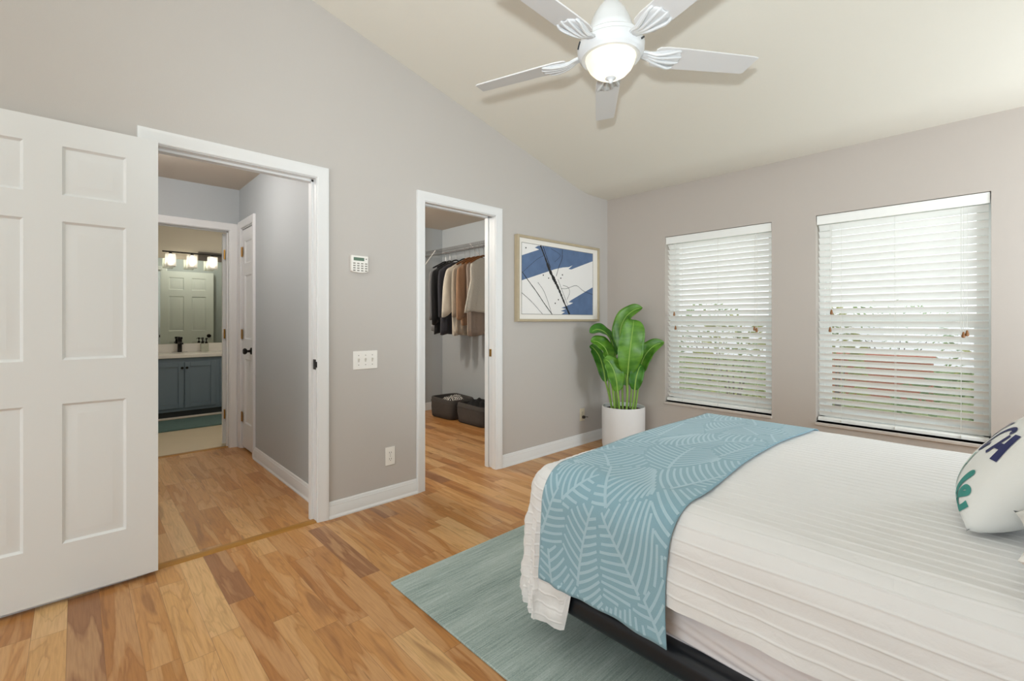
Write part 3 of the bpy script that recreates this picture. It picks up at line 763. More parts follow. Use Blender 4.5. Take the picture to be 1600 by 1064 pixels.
def bowl_mat():
    m_ = bpy.data.materials.new('lit alabaster glass'); m_.use_nodes = True
    nt = m_.node_tree; nt.nodes.clear(); o_ = nt.nodes.new('ShaderNodeOutputMaterial')
    tc = nt.nodes.new('ShaderNodeTexCoord'); n = nt.nodes.new('ShaderNodeTexNoise'); n.inputs['Scale'].default_value = 9; n.inputs['Detail'].default_value = 2
    nt.links.new(tc.outputs['Object'], n.inputs['Vector'])
    c = ramp(nt, n.outputs[0], [(0.35, 'f9f2dc'), (0.6, 'fffdf8')])
    t_ = nt.nodes.new('ShaderNodeBsdfTranslucent'); nt.links.new(c, t_.inputs[0])
    g_ = nt.nodes.new('ShaderNodeBsdfGlossy'); g_.inputs['Roughness'].default_value = .15
    e_ = nt.nodes.new('ShaderNodeEmission'); nt.links.new(c, e_.inputs[0]); e_.inputs[1].default_value = .35
    a_ = nt.nodes.new('ShaderNodeMixShader'); a_.inputs[0].default_value = .06
    d_ = nt.nodes.new('ShaderNodeAddShader')
    nt.links.new(t_.outputs[0], a_.inputs[1]); nt.links.new(g_.outputs[0], a_.inputs[2]); nt.links.new(a_.outputs[0], d_.inputs[0]); nt.links.new(e_.outputs[0], d_.inputs[1]); nt.links.new(d_.outputs[0], o_.inputs[0])
    return m_
FB = emit('fan bulb glow', 'fff4e0', 5.0)
for a in (radians(-44), radians(136)):
    bx, by = FX+.055*cos(a), FY+.055*sin(a)
    MB().lathe([(0, 2.205), (.016, 2.212), (.022, 2.230), (.018, 2.248), (.010, 2.262), (0, 2.264)], (bx, by, 0), 14).build('bulb', FB, fan, smooth=60)
m = MB().lathe([(.100, 2.276), (.101, 2.266), (.097, 2.248), (.086, 2.226), (.068, 2.207), (.044, 2.193), (.02, 2.187), (0, 2.186)], fc, 48); m.build('glass_bowl', bowl_mat(), fan, smooth=60)
m = MB().lathe([(0, 2.193), (.020, 2.192), (.022, 2.186), (.012, 2.181), (.008, 2.175), (.0085, 2.171), (.005, 2.166), (0, 2.165)], fc, 20); m.build('finial', FANW, fan, smooth=50)
for k in range(5):
    az = radians(55.2+72*k); pitch = radians(-11)
    er = Vector((cos(az), sin(az), 0)); et = Vector((-sin(az), cos(az), 0)); ez = Vector((0, 0, 1))
    et2 = et*cos(pitch)+ez*sin(pitch); en = er.cross(et2)
    o_ = Vector((FX, FY, 2.292))
    def Q(r_, t_, n_): return o_+er*r_+et2*t_+en*n_
    out = []
    prof = [(.185, .040), (.195, .050), (.23, .056), (.30, .057), (.45, .0535), (.58, .0505), (.610, .0495)]
    up = [(r_, h) for r_, h in prof]+[(.620, .045)]
    lo = [(r_, -h) for r_, h in prof]+[(.634, -.046)]
    poly = up+lo[::-1]
    vs = [Q(r_, t_, .003) for r_, t_ in poly]+[Q(r_, t_, -.003) for r_, t_ in poly]; n_ = len(poly)
    bl = MB().add(vs, [tuple(range(n_)), tuple(range(2*n_-1, n_-1, -1))]+[(i, (i+1) % n_, n_+(i+1) % n_, n_+i) for i in range(n_)]).build('blade', FANB, fan, smooth=0, bevel=.0015)
    # shell-shaped blade iron under the blade
    ar = MB()
    for s_ in (-1, -.33, .33, 1):
        pts = [Q(.105, s_*.010, .010), Q(.15, s_*.014, .004), Q(.19, s_*.022, -.010), Q(.235, s_*.036, -.012), Q(.265+.012*(1-abs(s_)), s_*.046, -.009), Q(.285+.02*(1-abs(s_)), s_*.044, -.0045)]
        ar.tube(cspline(pts, 4), [.0055]*12+[.0052]*4+[.0045]*4+[.003], 7)
    ar.rings([[Q(r_, h*c_, -.004+.012*(0 if r_ > .18 else (0.18-r_)/.07)*1.0-.004*(1-abs(c_))) for c_ in (-1, -.5, 0, .5, 1)] for r_, h in ((.115, .016), (.15, .022), (.19, .032), (.225, .043), (.255, .048), (.275, .044), (.290, .032), (.298, .012))], False)
    ar.build('blade_iron', FANW, bl, smooth=50, solid=.003)

# ------------------------------------------------------------------ rug
rg = MB(); rg.box(.884, -2.956, .0005, 3.35, -1.02, .010)
tag(rg.build('area_rug', RUG, bevel=.003), 'grey green low-pile area rug under the bed', 'rug')

# ------------------------------------------------------------------ bed
BX0, BY0, BY1, BZ = 1.505, -2.752, -1.225, .648
bed = thing('bed', 'bed on a black metal frame with white mattress and wrinkled box spring cover', 'bed', (2.5, -1.985, .010))
m = MB()
def rail(mb, p0, p1, hw, z0, z1):
    """rounded rail bar between two xy points"""
    p0 = Vector(p0); p1 = Vector(p1); t = (p1-p0).normalized(); nn = Vector((-t.y, t.x))
    sec = rrect(0, (z0+z1)/2, hw, (z1-z0)/2, .030, 6)
    mb.rings([[(p[0]+nn.x*a, p[1]+nn.y*a, z) for a, z in sec] for p in (p0, p1)])
m = MB(); rail(m, (1.66, -2.712), (3.50, -2.712), .040, .165, .250); m.build('side_rail', RAILM, bed, smooth=40)
m = MB(); rail(m, (1.64, -1.285), (3.50, -1.285), .036, .165, .250); m.build('side_rail', RAILM, bed, smooth=40)
m = MB(); rail(m, (1.66, -2.67), (1.66, -1.30), .036, .170, .245); m.build('foot_rail', RAILM, bed, smooth=40)
m = MB(); rail(m, (3.50, -2.67), (3.50, -1.30), .036, .170, .245); m.build('head_rail', RAILM, bed, smooth=40)
for x in (1.95, 2.65, 3.40):
    for y in (-2.38, -1.985, -1.35):
        MB().lathe([(0, .0105), (.028, .0105), (.028, .02), (.022, .03), (.022, .20), (0, .20)], (x, y, 0), 16).build('leg', RAILM, bed)
m = MB(); m.box(1.66, -2.66, .205, 3.50, -1.31, .235); m.build('slat_base', RAILM, bed)
# box spring with wrinkled cover
def boxring(z, e, wr=0, seed=0, r=.05):
    pts = rrect(2.52, -1.985, ( .97+e), (.715+e), r, 6); out = []
    # resample densely
    P_ = [Vector((a, b)) for a, b in pts]; P_.append(P_[0]); tot = 0
    dense = []
    for a, b in zip(P_, P_[1:]):
        n_ = max(1, int((b-a).length/.02))
        for i in range(n_): dense.append(a+(b-a)*i/n_)
    for q in dense:
        d = wr*(sin(q.x*31+z*40+seed)*.5+sin(q.x*13-z*55+1.3)*.6+sin(q.y*23+z*30)*.5)
        c_ = Vector((2.52, -1.985)); v = (q-c_).normalized()
        s_ = Vector((0, -1 if q.y < c_.y else 1)) if abs(q.y+1.985) > .70 else Vector((-1 if q.x < 2.52 else 1, 0))
        out.append((q.x+s_.x*d, q.y+s_.y*d, z))
    return out
m = MB(); m.rings([boxring(.240, -.03), boxring(.243, -.006, .003), boxring(.262, .0, .004), boxring(.30, .002, .005), boxring(.34, .0, .004), boxring(.385, -.004, .003), boxring(.42, -.01, .002), boxring(.428, -.03)])
m.build('box_spring', SHEET, bed, smooth=60)
m = MB(); m.rings([boxring(.429, -.04), boxring(.436, -.012), boxring(.46, .0), boxring(.57, .0), boxring(.605, -.014), boxring(.615, -.05)])
m.build('mattress', MATTRESS, bed, smooth=60)
m = MB(); m.box(3.52, -2.76, .2, 3.60, -1.21, 1.15); m.build('headboard', RAILM, bed, bevel=.02)

# draped cloth over the bed
RB = .120; QA = RB*pi/2
WB_ = BY1-BY0
def crown(u, v): return .012*sstep(.12, .6, u)*sstep(.12, .6, v)*sstep(.12, .6, WB_-v)
def drape(u, v, off=0.0, fold=1.0):
    """cloth coordinates to space: u from the foot edge towards the head, v from the near edge to the far edge; overhang is outside RB"""
    du = max(0.0, RB-u)
    if v < RB: dv = RB-v; sg = -1; yc = BY0+RB
    elif v > WB_-RB: dv = v-(WB_-RB); sg = 1; yc = BY1-RB
    else: dv = 0; sg = 0; yc = BY0+v
    d = sqrt(du*du+dv*dv)
    if d < 1e-9: return Vector((BX0+u, BY0+v, BZ+crown(u, v)+off))
    cx_, sy_ = -du/d, sg*dv/d
    px = BX0+max(u, RB); py = yc if sg else BY0+v
    if d < QA:
        a = d/RB; rho = (RB+off)*sin(a); z = BZ-RB+(RB+off)*cos(a)
    else:
        h = d-QA; th = atan2(dv, du)
        rho = RB+off; z = BZ-RB-h
        k = sstep(0, .12, h)
        along = u*(dv > 0 and du == 0)+v*(du > 0 and dv == 0)
        if du > 0 and dv > 0:
            rho += fold*k*(.011*sin(th*9.0+1.0)+.007*sin(th*17)+.004*sin(th*2)*min(1, h/.3))
        else:
            edge = max(0, 1-along/.4) if sg <= 0 else .3
            rho += fold*k*(.004*sin(along*21)+.003*sin(along*47+2)+.006*edge*sin(along*38+.5))
        rho += (.006+.014*(dv/d))*min(1, h/.35)
        if sg < 0: rho += .0045*k*sstep(.36, .22, u)*sstep(.16, .32, h)*(sin(u*85+v*31)+.7*sin(v*70-u*25))
    return Vector((px+cx_*rho, py+sy_*rho, z+crown(u, v)*0))
def hem_near(u): return .605-.265*sstep(.23, .31, u)
HF = .52; HFAR = .34
us = []
x = 0
us = [RB-(RB*0+HF)*(1-i/26) for i in range(27)]
us += [RB+.02*i for i in range(1, 20)]
while us[-1] < 2.02: us.append(us[-1]+.05)
NV = 900
def vspan(u): return -(hem_near(max(u, 0))-RB), WB_+HFAR-RB
def ridge(v, u):
    s_ = v/.0405+.10*sin(u*3.1+v*5)+.05*sin(u*11+v*9); f_ = s_-math.floor(s_)
    return .0030*math.exp(-((f_-.5)/.058)**2)
m = MB()
def cov(iu, j):
    u = us[iu]; v0, v1 = vspan(u); v = v0+(v1-v0)*j/NV
    vr = v; uu = u
    du = max(0, RB-u); dv = max(0, RB-v) if v < RB else max(0, v-(WB_-RB))
    if du > 0 and dv > 0:
        a = du/HF; b = dv/((hem_near(max(u, 0))) if v < RB else HFAR); mx_ = max(a, b); l_ = sqrt(a*a+b*b)
        s_ = 1-(1-mx_/l_)*.85
        uu = RB-du*s_; vr = (RB-dv*s_) if v < RB else (WB_-RB+dv*s_)
    w_ = .0018*sin(u*9+v*23)+.0012*sin(v*61+u*17)
    return drape(uu, vr, ridge(v, u)+w_*(0.4+.6*(v < .15)))
n_u = len(us)-1
for iu in range(n_u+1):
    for j in range(NV+1): m.v.append(cov(iu, j))
for i in range(n_u):
    for j in range(NV):
        a = i*(NV+1)+j; m.f.append((a, a+1, a+NV+2, a+NV+1))
cvr = m.build('coverlet', COVERLET, smooth=80, solid=0.0)
tag(cvr, 'white pleated cotton coverlet spread over the bed', 'bedspread')

# throw: dusty blue with a woven leaf pattern (leaf veins as a raised paler weave)
def throw_uv(s, t):
    """s 0..1 left to right, t arc length from the near hem"""
    v = -THN+t
    top = sstep(.0, .35, v)
    ul = .104+.030*(1-top)+.018*sin(v*5.5+.4)*top+(-.01)*sstep(.9, 1.5, v)
    ur = .645+.022*sin(v*3.1+2.2)*top-.012*(1-top)+.012*sin(v*9)*(1-top)
    hemc = 0
    return ul+(ur-ul)*s, v
THN = .325; THF = .16; TLEN = THN+WB_+THF-.0
def throw_pt(s, t, off):
    if t < .0: t = 0
    tt = t
    # hem dips a little at the right corner
    if t < .30: tt = t-(.004+.006*sin(s*9))*(1-t/.30)
    u, v = throw_uv(s, tt)
    return drape(u, v, off, 1.0)
m = MB(); m.grid(lambda a, b: throw_pt(a, b*TLEN, .0108), 34, 170)
thr = thing('throw_blanket', 'dusty blue leaf-patterned throw laid across the foot of the bed', 'blanket', (1.85, -1.985, .25))
m.build('cloth', THROWM, thr, smooth=80, solid=.003)
# leaf pattern: ribbons that follow the drape
pat = MB()
rnd = random.Random(5)
TW = .56
def tp(a, b, off=.0130): return throw_pt(min(1, max(0, a/TW)), min(TLEN, max(0, b)), off)
def vein(pts, wd, wd2=None):
    wd2 = wd if wd2 is None else wd2
    C_ = cspline([(a, b, 0) for a, b in pts], 7); ok = []
    for p in C_:
        if 0.004 < p.x < TW-.004 and 0.006 < p.y < TLEN-.006: ok.append(p)
        elif ok: break
    if len(ok) < 3: return
    k = len(pat.v); n_ = len(ok); voff = .0126+(.0004 if wd > .011 else 0)+.00015*((k//2) % 3)
    for i, p in enumerate(ok):
        t = ok[min(i+1, n_-1)]-ok[max(i-1, 0)]; t.normalize(); h = (wd+(wd2-wd)*i/(n_-1))/2
        pat.v.append(tp(p.x-t.y*h, p.y+t.x*h, voff)); pat.v.append(tp(p.x+t.y*h, p.y-t.x*h, voff))
    for i in range(n_-1): pat.f.append((k+2*i, k+2*i+1, k+2*i+3, k+2*i+2))
LEAVES = []
for j in range(11):
    y0_ = -.16+j*.21
    for i in range(4):
        ax_ = (i-.7)*.27+(.13 if j % 2 else 0)+rnd.uniform(-.02, .02)
        LEAVES.append((ax_, y0_+rnd.uniform(-.02, .02), radians((118, 62, 100, 75, 48, 135)[(i*2+j) % 6]+rnd.uniform(-8, 8)), .34+rnd.uniform(0, .05), .14, rnd.uniform(-.35, .35)))
def lmid(lf, t):
    ax, ay, g, L, wd, bd = lf; a = g+bd*(t-.5)
    return ax+L*t*cos(g+bd*(t*.5-.25)), ay+L*t*sin(g+bd*(t*.5-.25)), a
def lmet(lf, x, y):
    ax, ay, g, L, wd, bd = lf; cx_, cy_, a = lmid(lf, .52); dx, dy = x-cx_, y-cy_
    s_ = (dx*cos(g)+dy*sin(g))/(L*.55); q_ = (-dx*sin(g)+dy*cos(g))/wd
    return s_*s_+q_*q_
def owner(x, y): return min(range(len(LEAVES)), key=lambda k: lmet(LEAVES[k], x, y))
def owned(ps, li):
    """longest run of points lying in this leaf's own area"""
    best, cur = [], []
    for p in ps:
        if owner(*p) == li: cur.append(p)
        else:
            if len(cur) > len(best): best = cur
            cur = []
    return cur if len(cur) > len(best) else best
def thin(ps, k): return ps[:-1:k]+[ps[-1]]
for li, lf in enumerate(LEAVES):
    ms = owned([lmid(lf, -.3+1.8*k/60)[:2] for k in range(61)], li)
    if len(ms) > 4: vein(thin(ms, 5), .0120, .0085)
    nvn = int(1.7*lf[3]/.0300)
    for sg_ in (-1, 1):
        for k in range(nvn+1):
            px_, py_, a_ = lmid(lf, -.3+1.7*(k+.3*(sg_ > 0))/nvn); ps = [(px_, py_)]
            for q in range(1, 26):
                an = a_+sg_*radians(66-2.0*q); ps.append((ps[-1][0]+.012*cos(an), ps[-1][1]+.012*sin(an)))
            ps = owned(ps, li)
            if len(ps) > 3: vein(thin(ps, 3), .0098, .0085)
pat.build('leaf_pattern', THROWL, thr, smooth=80)['label'] = 'paler woven leaf pattern'

# pillows
def pillow_fn(c, ex, ew, en, hu, hw, th, r=.06):
    def P(a, b, side):
        """a, b in -1..1 on the pillow face"""
        k = (1-abs(a)**2.6)*(1-abs(b)**2.6); bul = th*max(0, k)**.5
        pin = 1-.07*(1-abs(a)**2)*0-.045*(abs(b)**4*(1-a*a)+0)
        pina = 1-.05*abs(a)**4*(1-b*b); pinb = 1-.05*abs(b)**4*(1-a*a)
        return c+ex*(a*hu*pina)+ew*(b*hw*pinb)+en*(bul*side)
    return P
pc = Vector((2.838, -2.215, .818)); al = .6576
p_ex = Vector((0, -1, 0)); p_ew = Vector((sin(al), 0, cos(al))); p_en = Vector((-cos(al), 0, sin(al)))
PF = pillow_fn(pc, p_ex, p_ew, p_en, .1763, .1841, .092)
thp = thing('throw_pillow', 'white throw pillow printed with navy and teal lettering on the bed', 'pillow', (2.84, -2.215, .66))
m = MB()
for sd in (1, -1): m.grid(lambda a, b: PF(-1+2*a, -1+2*b, sd), 28, 28)
m.build('cover', PILLOWM, thp, smooth=80)
def stroke(mb, pts, w, wd2=None):
    C_ = cspline([(a, b, 0) for a, b in pts], 8); n_ = len(C_); k = len(mb.v); wd2 = w if wd2 is None else wd2
    for i, p in enumerate(C_):
        t = C_[min(i+1, n_-1)]-C_[max(i-1, 0)]; t.normalize(); h = (w+(wd2-w)*i/(n_-1))/2
        for s_ in (1, 0, -1):
            q = PF(p.x-t.y*h*s_, p.y+t.x*h*s_, 1)+p_en*.0016; mb.v.append(q)
    for i in range(n_-1):
        for j in (0, 1): mb.f.append((k+3*i+j, k+3*i+j+1, k+3*i+4+j, k+3*i+3+j))
nv = MB()
# "CH" preceded by part of an A
stroke(nv, [(.60, .34), (.655, .13), (.71, -.09)], .115, .125); stroke(nv, [(.49, .27), (.475, .09), (.44, -.09)], .065, .08); stroke(nv, [(.48, .07), (.56, .09), (.65, .11)], .10)
stroke(nv, [(.23, .02), (.13, -.12), (.07, -.14), (.04, -.02), (.09, .15), (.20, .28), (.33, .35), (.43, .34), (.41, .28)], .075)
stroke(nv, [(-.33, -.2), (-.28, -.02), (-.20, .14), (-.12, .32), (-.06, .38)], .06)
stroke(nv, [(-.55, -.2), (-.42, .1), (-.2, .36)], .06)
nv.build('navy_lettering', NAVY, thp, smooth=80)['label'] = 'navy brush lettering'
tl = MB()
stroke(tl, [(.46, -.82), (.52, -.62), (.60, -.42), (.645, -.38), (.64, -.44), (.57, -.60), (.52, -.78), (.56, -.87), (.62, -.84)], .07)
stroke(tl, [(.62, -.76), (.72, -.70), (.80, -.62), (.78, -.57), (.70, -.60), (.64, -.74), (.66, -.85), (.76, -.87), (.84, -.80), (.88, -.72)], .075)
stroke(tl, [(.16, -.42), (.22, -.62), (.34, -.82), (.44, -.84)], .06)
stroke(tl, [(.10, -.22), (.18, -.40), (.16, -.44)], .05)
tl.build('teal_lettering', TEALP, thp, smooth=80)['label'] = 'teal script lettering'
SF = pillow_fn(Vector((3.130, -2.565, .752)), Vector((1, 0, 0)), Vector((0, 1, 0)), Vector((0, 0, 1)), .325, .165, .090)
sh = MB()
for sd in (1, -1): sh.grid(lambda a, b: SF(-1+2*a, -1+2*b, sd), 22, 22)
tag(sh.build('bed_pillow', SHAM, smooth=80), 'plain white bed pillow lying at the right edge beside the lettered throw pillow', 'pillow')

# ------------------------------------------------------------------ potted plant
PX, PY = .375, -.285
pt = thing('potted_plant', 'broad-leaved green plant in a white cylindrical pot in the corner', 'plant', (PX, PY, 0))
m = MB().lathe([(0, .0), (.168, .0), (.185, .012), (.194, .05), (.197, .36), (.196, .400), (.192, .404), (.186, .400), (.184, .372), (.182, .30), (0, .30)], (PX, PY, 0), 48); m.build('pot', POTW, pt, smooth=40)
m = MB().lathe([(0, .372), (.1, .374), (.1835, .368)], (PX, PY, 0), 32); m.build('soil', SOIL, pt)
VR = Vector((cos(YAW), sin(YAW), 0)); VD = Vector((-sin(YAW), cos(YAW), 0))
def bigleaf(base, pts, width, mat, fold=.25, facing=None, blade0=.0, droop=0):
    """stem from base through the first point, blade along pts; offsets (right, up, depth) relative to the pot axis"""
    def A(q): return Vector((PX, PY, 0))+VR*q[0]+VD*q[2]+Vector((0, 0, q[1]))
    b0 = A(base); C_ = cspline([A(q) for q in pts], 9)
    st = cspline([b0, (b0*.5+C_[0]*.5)+VR*.004, C_[0]], 6)+C_[1:-3]
    n_ = len(C_); fz = -VD if facing is None else (VR*facing[0]+Vector((0, 0, facing[1]))+VD*facing[2]).normalized()
    lf = MB(); rows_ = []
    for i, p in enumerate(C_):
        t = i/(n_-1); tan = (C_[min(i+1, n_-1)]-C_[max(i-1, 0)]).normalized()
        side = tan.cross(fz); side.normalize(); nn = side.cross(tan).normalized()
        w_ = 1.2*width*(sin(pi*min(1, max(0, t))**.80)**.55 if 0 < t < 1 else 0.02)
        row = []
        for c_ in (-1, -.75, -.5, -.25, 0, .25, .5, .75, 1):
            lift = fold*w_*abs(c_)**1.5+.010*sin(t*19+c_*2)*abs(c_)*w_/.08*.5
            row.append(p+side*(c_*w_*(1-.12*abs(c_)))+nn*lift)
        rows_.append(row)
    lf.rings(rows_, False)
    o = lf.build('leaf', mat, pt, smooth=80, solid=.0025)
    k = len(st); MB().tube(st, [.0105*(1-.72*i/(k-1)) for i in range(k)], 8).build('stem', STEM, o, smooth=60)
    return o
# (base right, up, depth)   path: (right, up, depth from pot axis)
bigleaf((.02, .37, -.04), [(.022, .70, -.07), (.028, .86, -.10), (.048, 1.02, -.10), (.075, 1.16, -.07), (.085, 1.205, -.03)], .112, LEAF, .22)
bigleaf((.0, .37, .02), [(-.015, .92, .03), (-.02, 1.10, .03), (.02, 1.22, .01), (.09, 1.29, -.02), (.165, 1.315, -.05)], .075, LEAF, .35, (-.55, .45, -.75))
bigleaf((-.03, .37, .05), [(-.06, .86, .06), (-.10, 1.00, .05), (-.17, 1.085, .0), (-.25, 1.115, -.04), (-.325, 1.085, -.07)], .075, LEAFD, .25, (.35, .75, -.6))
bigleaf((-.08, .37, .0), [(-.135, .80, -.02), (-.150, .88, -.03), (-.185, .95, -.04), (-.25, 1.00, -.05), (-.315, 1.01, -.06)], .085, LEAF, .25, (.5, .55, -.8))
bigleaf((-.05, .37, -.06), [(-.075, .55, -.09), (-.09, .66, -.10), (-.12, .76, -.10), (-.16, .825, -.10), (-.20, .845, -.09)], .088, LEAF, .2, (.35, .3, -.9))
bigleaf((-.10, .37, .03), [(-.16, .62, .02), (-.18, .74, .02), (-.22, .86, .0), (-.28, .94, -.02), (-.32, .96, -.03)], .05, LEAFD, .4, (-.5, .3, -.8))
bigleaf((.11, .37, .0), [(.150, .70, .0), (.165, .79, -.01), (.205, .89, -.03), (.27, .965, -.06), (.352, 1.000, -.09)], .080, LEAF, .32, (-.55, .35, -.75))
bigleaf((.07, .37, -.05), [(.085, .56, -.08), (.09, .64, -.09), (.105, .71, -.09), (.13, .765, -.07), (.165, .785, -.04)], .060, LEAFD, .25, (-.3, .2, -.9))
bigleaf((.05, .37, .06), [(.05, .58, .08), (.04, .68, .08), (.03, .78, .08), (.06, .90, .06), (.10, .98, .04)], .085, LEAFD, .2, (0, .1, -1))
for i, (a, h, d) in enumerate(((-.12, .62, .05), (-.06, .60, .06), (.09, .66, .04))):
    b_ = Vector((PX, PY, .37))+VR*a*.8+VD*d; MB().tube([b_, b_+VR*a*.15+Vector((0, 0, (h-.37)*.5)), b_+VR*a*.3+Vector((0, 0, h-.30))], [.010, .009, .005], 8).build('shoot', STEM, pt)

# ------------------------------------------------------------------ closet
sf = thing('wire_shelf', 'white wire closet shelf with hanging rod along the closet wall', 'shelf', (-1.3, -.48, 2.06))
m = MB()
for y in (-.345, -.42, -.50, -.58, -.63): m.tube([(-2.47, y, 2.105), (-.13, y, 2.105)], .0022, 6)
x = -2.46
while x < -.14:
    m.tube([(x, -.335, 2.108), (x, -.63, 2.108), (x, -.635, 2.075)], .0011, 5); x += .035
m.tube([(-2.47, -.635, 2.075), (-.13, -.635, 2.075)], .003, 6)
m.build('wire_deck', CHROME, sf)
MB().tube([(-2.478, -.63, 2.045), (-.125, -.63, 2.045)], .009, 10).build('hanging_rod', CHROME, sf)
for x in (-2.2, -1.45, -.6): MB().tube([(x, -.63, 2.05), (x, -.63, 2.10)], .004, 6).build('rod_hanger', CHROME, sf)
for x in (-1.49, -.5): MB().tube([(x, -.628, 2.10), (x, -.334, 1.84)], .006, 8).build('support_brace', PLAST, sf)
MB().tube([(-2.19, -.64, 2.098), (-2.40, -.66, 1.93), (-2.474, -.67, 1.86)], .005, 8).build('support_brace', PLAST, sf)
for y in (-.70, -.80, -.90): MB().tube([(-2.474, -1.9, 2.105-0*y), (-2.474, -.64, 2.105)], .003, 6) if False else None

RODY, RODZ = -.63, 2.045
def hanger(x, mat, wood, label):
    h = thing('coat_hanger', label, 'hanger', (x, RODY, 1.86), group='hangers on the closet rod')
    pts = [(x, RODY+.016*cos(a)-.0, RODZ+.004+.016*sin(a)) for a in [radians(q) for q in (-20, 20, 60, 100, 140, 180, 220, 250)]]
    pts = [(x, RODY+.014, RODZ-.004)]+[(x, RODY+.0135*cos(radians(q)), RODZ+.0005+.0135*sin(radians(q))) for q in (10, 45, 90, 135, 180)]+[(x, RODY-.012, RODZ-.02), (x, RODY-.002, RODZ-.045), (x, RODY, RODZ-.07), (x, RODY, 1.925)]
    MB().tube(cspline(pts, 3), .0022, 6).build('hook', CHROME, h)
    r_ = .010 if wood else .008
    MB().tube(cspline([(x, RODY-.19, 1.842), (x, RODY-.10, 1.888), (x, RODY, 1.932), (x, RODY+.10, 1.888), (x, RODY+.19, 1.842)], 5), r_, 8).build('shoulder_bar', mat, h, smooth=50)
    return h
def garment(name, label, cat, x, mat, hem, shw=.215, hemw=.25, thick=.035, sleeve=None, slmat=None, seed=0, collar=None, flare=1.0, openf=False, front=0.0):
    g = thing(name, label, cat, (x, RODY, hem), group='clothes on the closet rod')
    rnd_ = random.Random(seed); ph = [rnd_.uniform(0, 6) for _ in range(4)]
    L_ = [(1.902, .058, .020), (1.894, .072, .026), (1.884, .095, .026), (1.872, .120, .024), (1.850, shw-.045, .024), (1.822, shw-.015, .028), (1.775, shw-.006, thick), (1.65, shw-.012, thick+.006)]
    n_l = 9
    for i in range(1, n_l+1):
        t = i/n_l; L_.append((1.65+(hem-1.65)*t, (shw-.012)*(1-t)+hemw*t, (thick+.006)*(1-t)+thick*1.25*t))
    rings = []
    for z, hw_, hd in L_:
        ring = []
        amt = sstep(1.8, 1.3, z)
        for k in range(44):
            a = 2*pi*k/44
            ca, sa = cos(a), sin(a)
            ey = (abs(ca)**.8)*(1 if ca > 0 else -1); ex = (abs(sa)**.8)*(1 if sa > 0 else -1)
            f_ = 1+amt*flare*(.26*sin(7*a+ph[0]+z*1.5)+.2*sin(13*a+ph[1]))
            dz = 0.0
            if z < hem+.01: dz = .012*sin(3*a+ph[2])
            ring.append((x+front*amt+ex*hd*f_, RODY+ey*hw_*(1+.02*amt*sin(5*a+ph[3])), z+dz))
        rings.append(ring)
    MB().rings(rings, True, False, False).build('body', mat, g, smooth=80, solid=.003)
    if sleeve:
        for sg in (-1, 1):
            sl = sleeve; pts = [(x, RODY+sg*(shw-.055), 1.832), (x+.003, RODY+sg*(shw-.015), 1.77), (x+.010*sl.get('fwd', 1), RODY+sg*(shw+sl.get('out', .012)*.6), 1.60), (x+.018*sl.get('fwd', 1), RODY+sg*(shw+sl.get('out', .012)), sl['z'])]
            C_ = cspline(pts, 6); rings = []; n_ = len(C_)
            for i, p in enumerate(C_):
                t = i/(n_-1); w_ = (sl['w0']*(.45+.55*sstep(0, .35, t)))+(sl['w1']-sl['w0'])*t**sl.get('p', 1.5)
                rings.append([(p.x+w_*.42*sin(2*pi*k/18)*(1+.2*sin(4*pi*k/9+i*.4)), p.y+w_*cos(2*pi*k/18)*(1+.06*sin(2*pi*k*5/18)), p.z+(.02*sin(2*pi*k/18*2) if i == n_-1 else 0)-(sl.get('drop', 0)*(t**3)*cos(2*pi*k/18)*sg)) for k in range(18)])
            MB().rings(rings, True, False, False).build('sleeve', slmat or mat, g, smooth=80, solid=.003)
    if collar:
        MB().rings([[(x+.030*cos(2*pi*k/20)*s_, RODY+.070*sin(2*pi*k/20)*s_, z) for k in range(20)] for z, s_ in ((1.865, 1.15), (1.888, 1.0), (1.912, .85), (1.915, .80))], True, False, False).build('collar', collar, g, smooth=80, solid=.003)
    return g
SL = dict(z=1.18, w0=.065, w1=.048)
hang = [(-1.975, HANGB, 0, 'black hanger farthest left on the closet rod holding the grey jacket'), (-1.885, HANGB, 0, 'black hanger holding the black jacket'), (-1.755, HANGB, 0, 'black hanger holding the charcoal jacket'),
        (-1.585, HANGB, 0, 'black hanger holding the cream blouse'), (-1.490, HANGW, 1, 'brown wooden hanger holding the oatmeal cardigan'), (-1.395, HANGW, 1, 'brown wooden hanger holding the tan blouse'),
        (-1.315, HANGW, 1, 'brown wooden hanger holding the beige silky top'), (-1.235, HANGW, 1, 'brown wooden hanger holding the ivory top at right')]
for x, mt, wd, lb in hang: hanger(x, mt, wd, lb)
garment('jacket', 'grey wool jacket hanging farthest left in the closet', 'jacket', -1.975, GREYC, 1.07, .20, .21, .03, dict(z=1.22, w0=.06, w1=.045), seed=1, flare=.6)
garment('jacket', 'black jacket hanging beside the grey one', 'jacket', -1.885, BLACKC, 1.04, .215, .235, .036, dict(z=1.16, w0=.065, w1=.05), seed=2, collar=BLACKC, flare=.6)
garment('jacket', 'charcoal knit jacket left of the cream blouse', 'jacket', -1.755, CHARC, 1.035, .215, .225, .036, dict(z=1.25, w0=.062, w1=.045), seed=3, flare=.8)
garment('blouse', 'cream batwing blouse with wide sleeves in front of the black jackets', 'blouse', -1.585, CREAM, 1.03, .205, .17, .040, dict(z=1.30, w0=.075, w1=.105, out=.035, p=1.2, drop=.06), seed=4, flare=1.1)
garment('cardigan', 'oatmeal knit cardigan behind the cream blouse', 'cardigan', -1.490, OAT, 1.05, .205, .20, .024, dict(z=1.25, w0=.06, w1=.055), seed=5)
garment('blouse', 'tan textured blouse right of the cream one', 'blouse', -1.395, TAN, 1.15, .205, .20, .024, dict(z=1.22, w0=.065, w1=.06), seed=6)
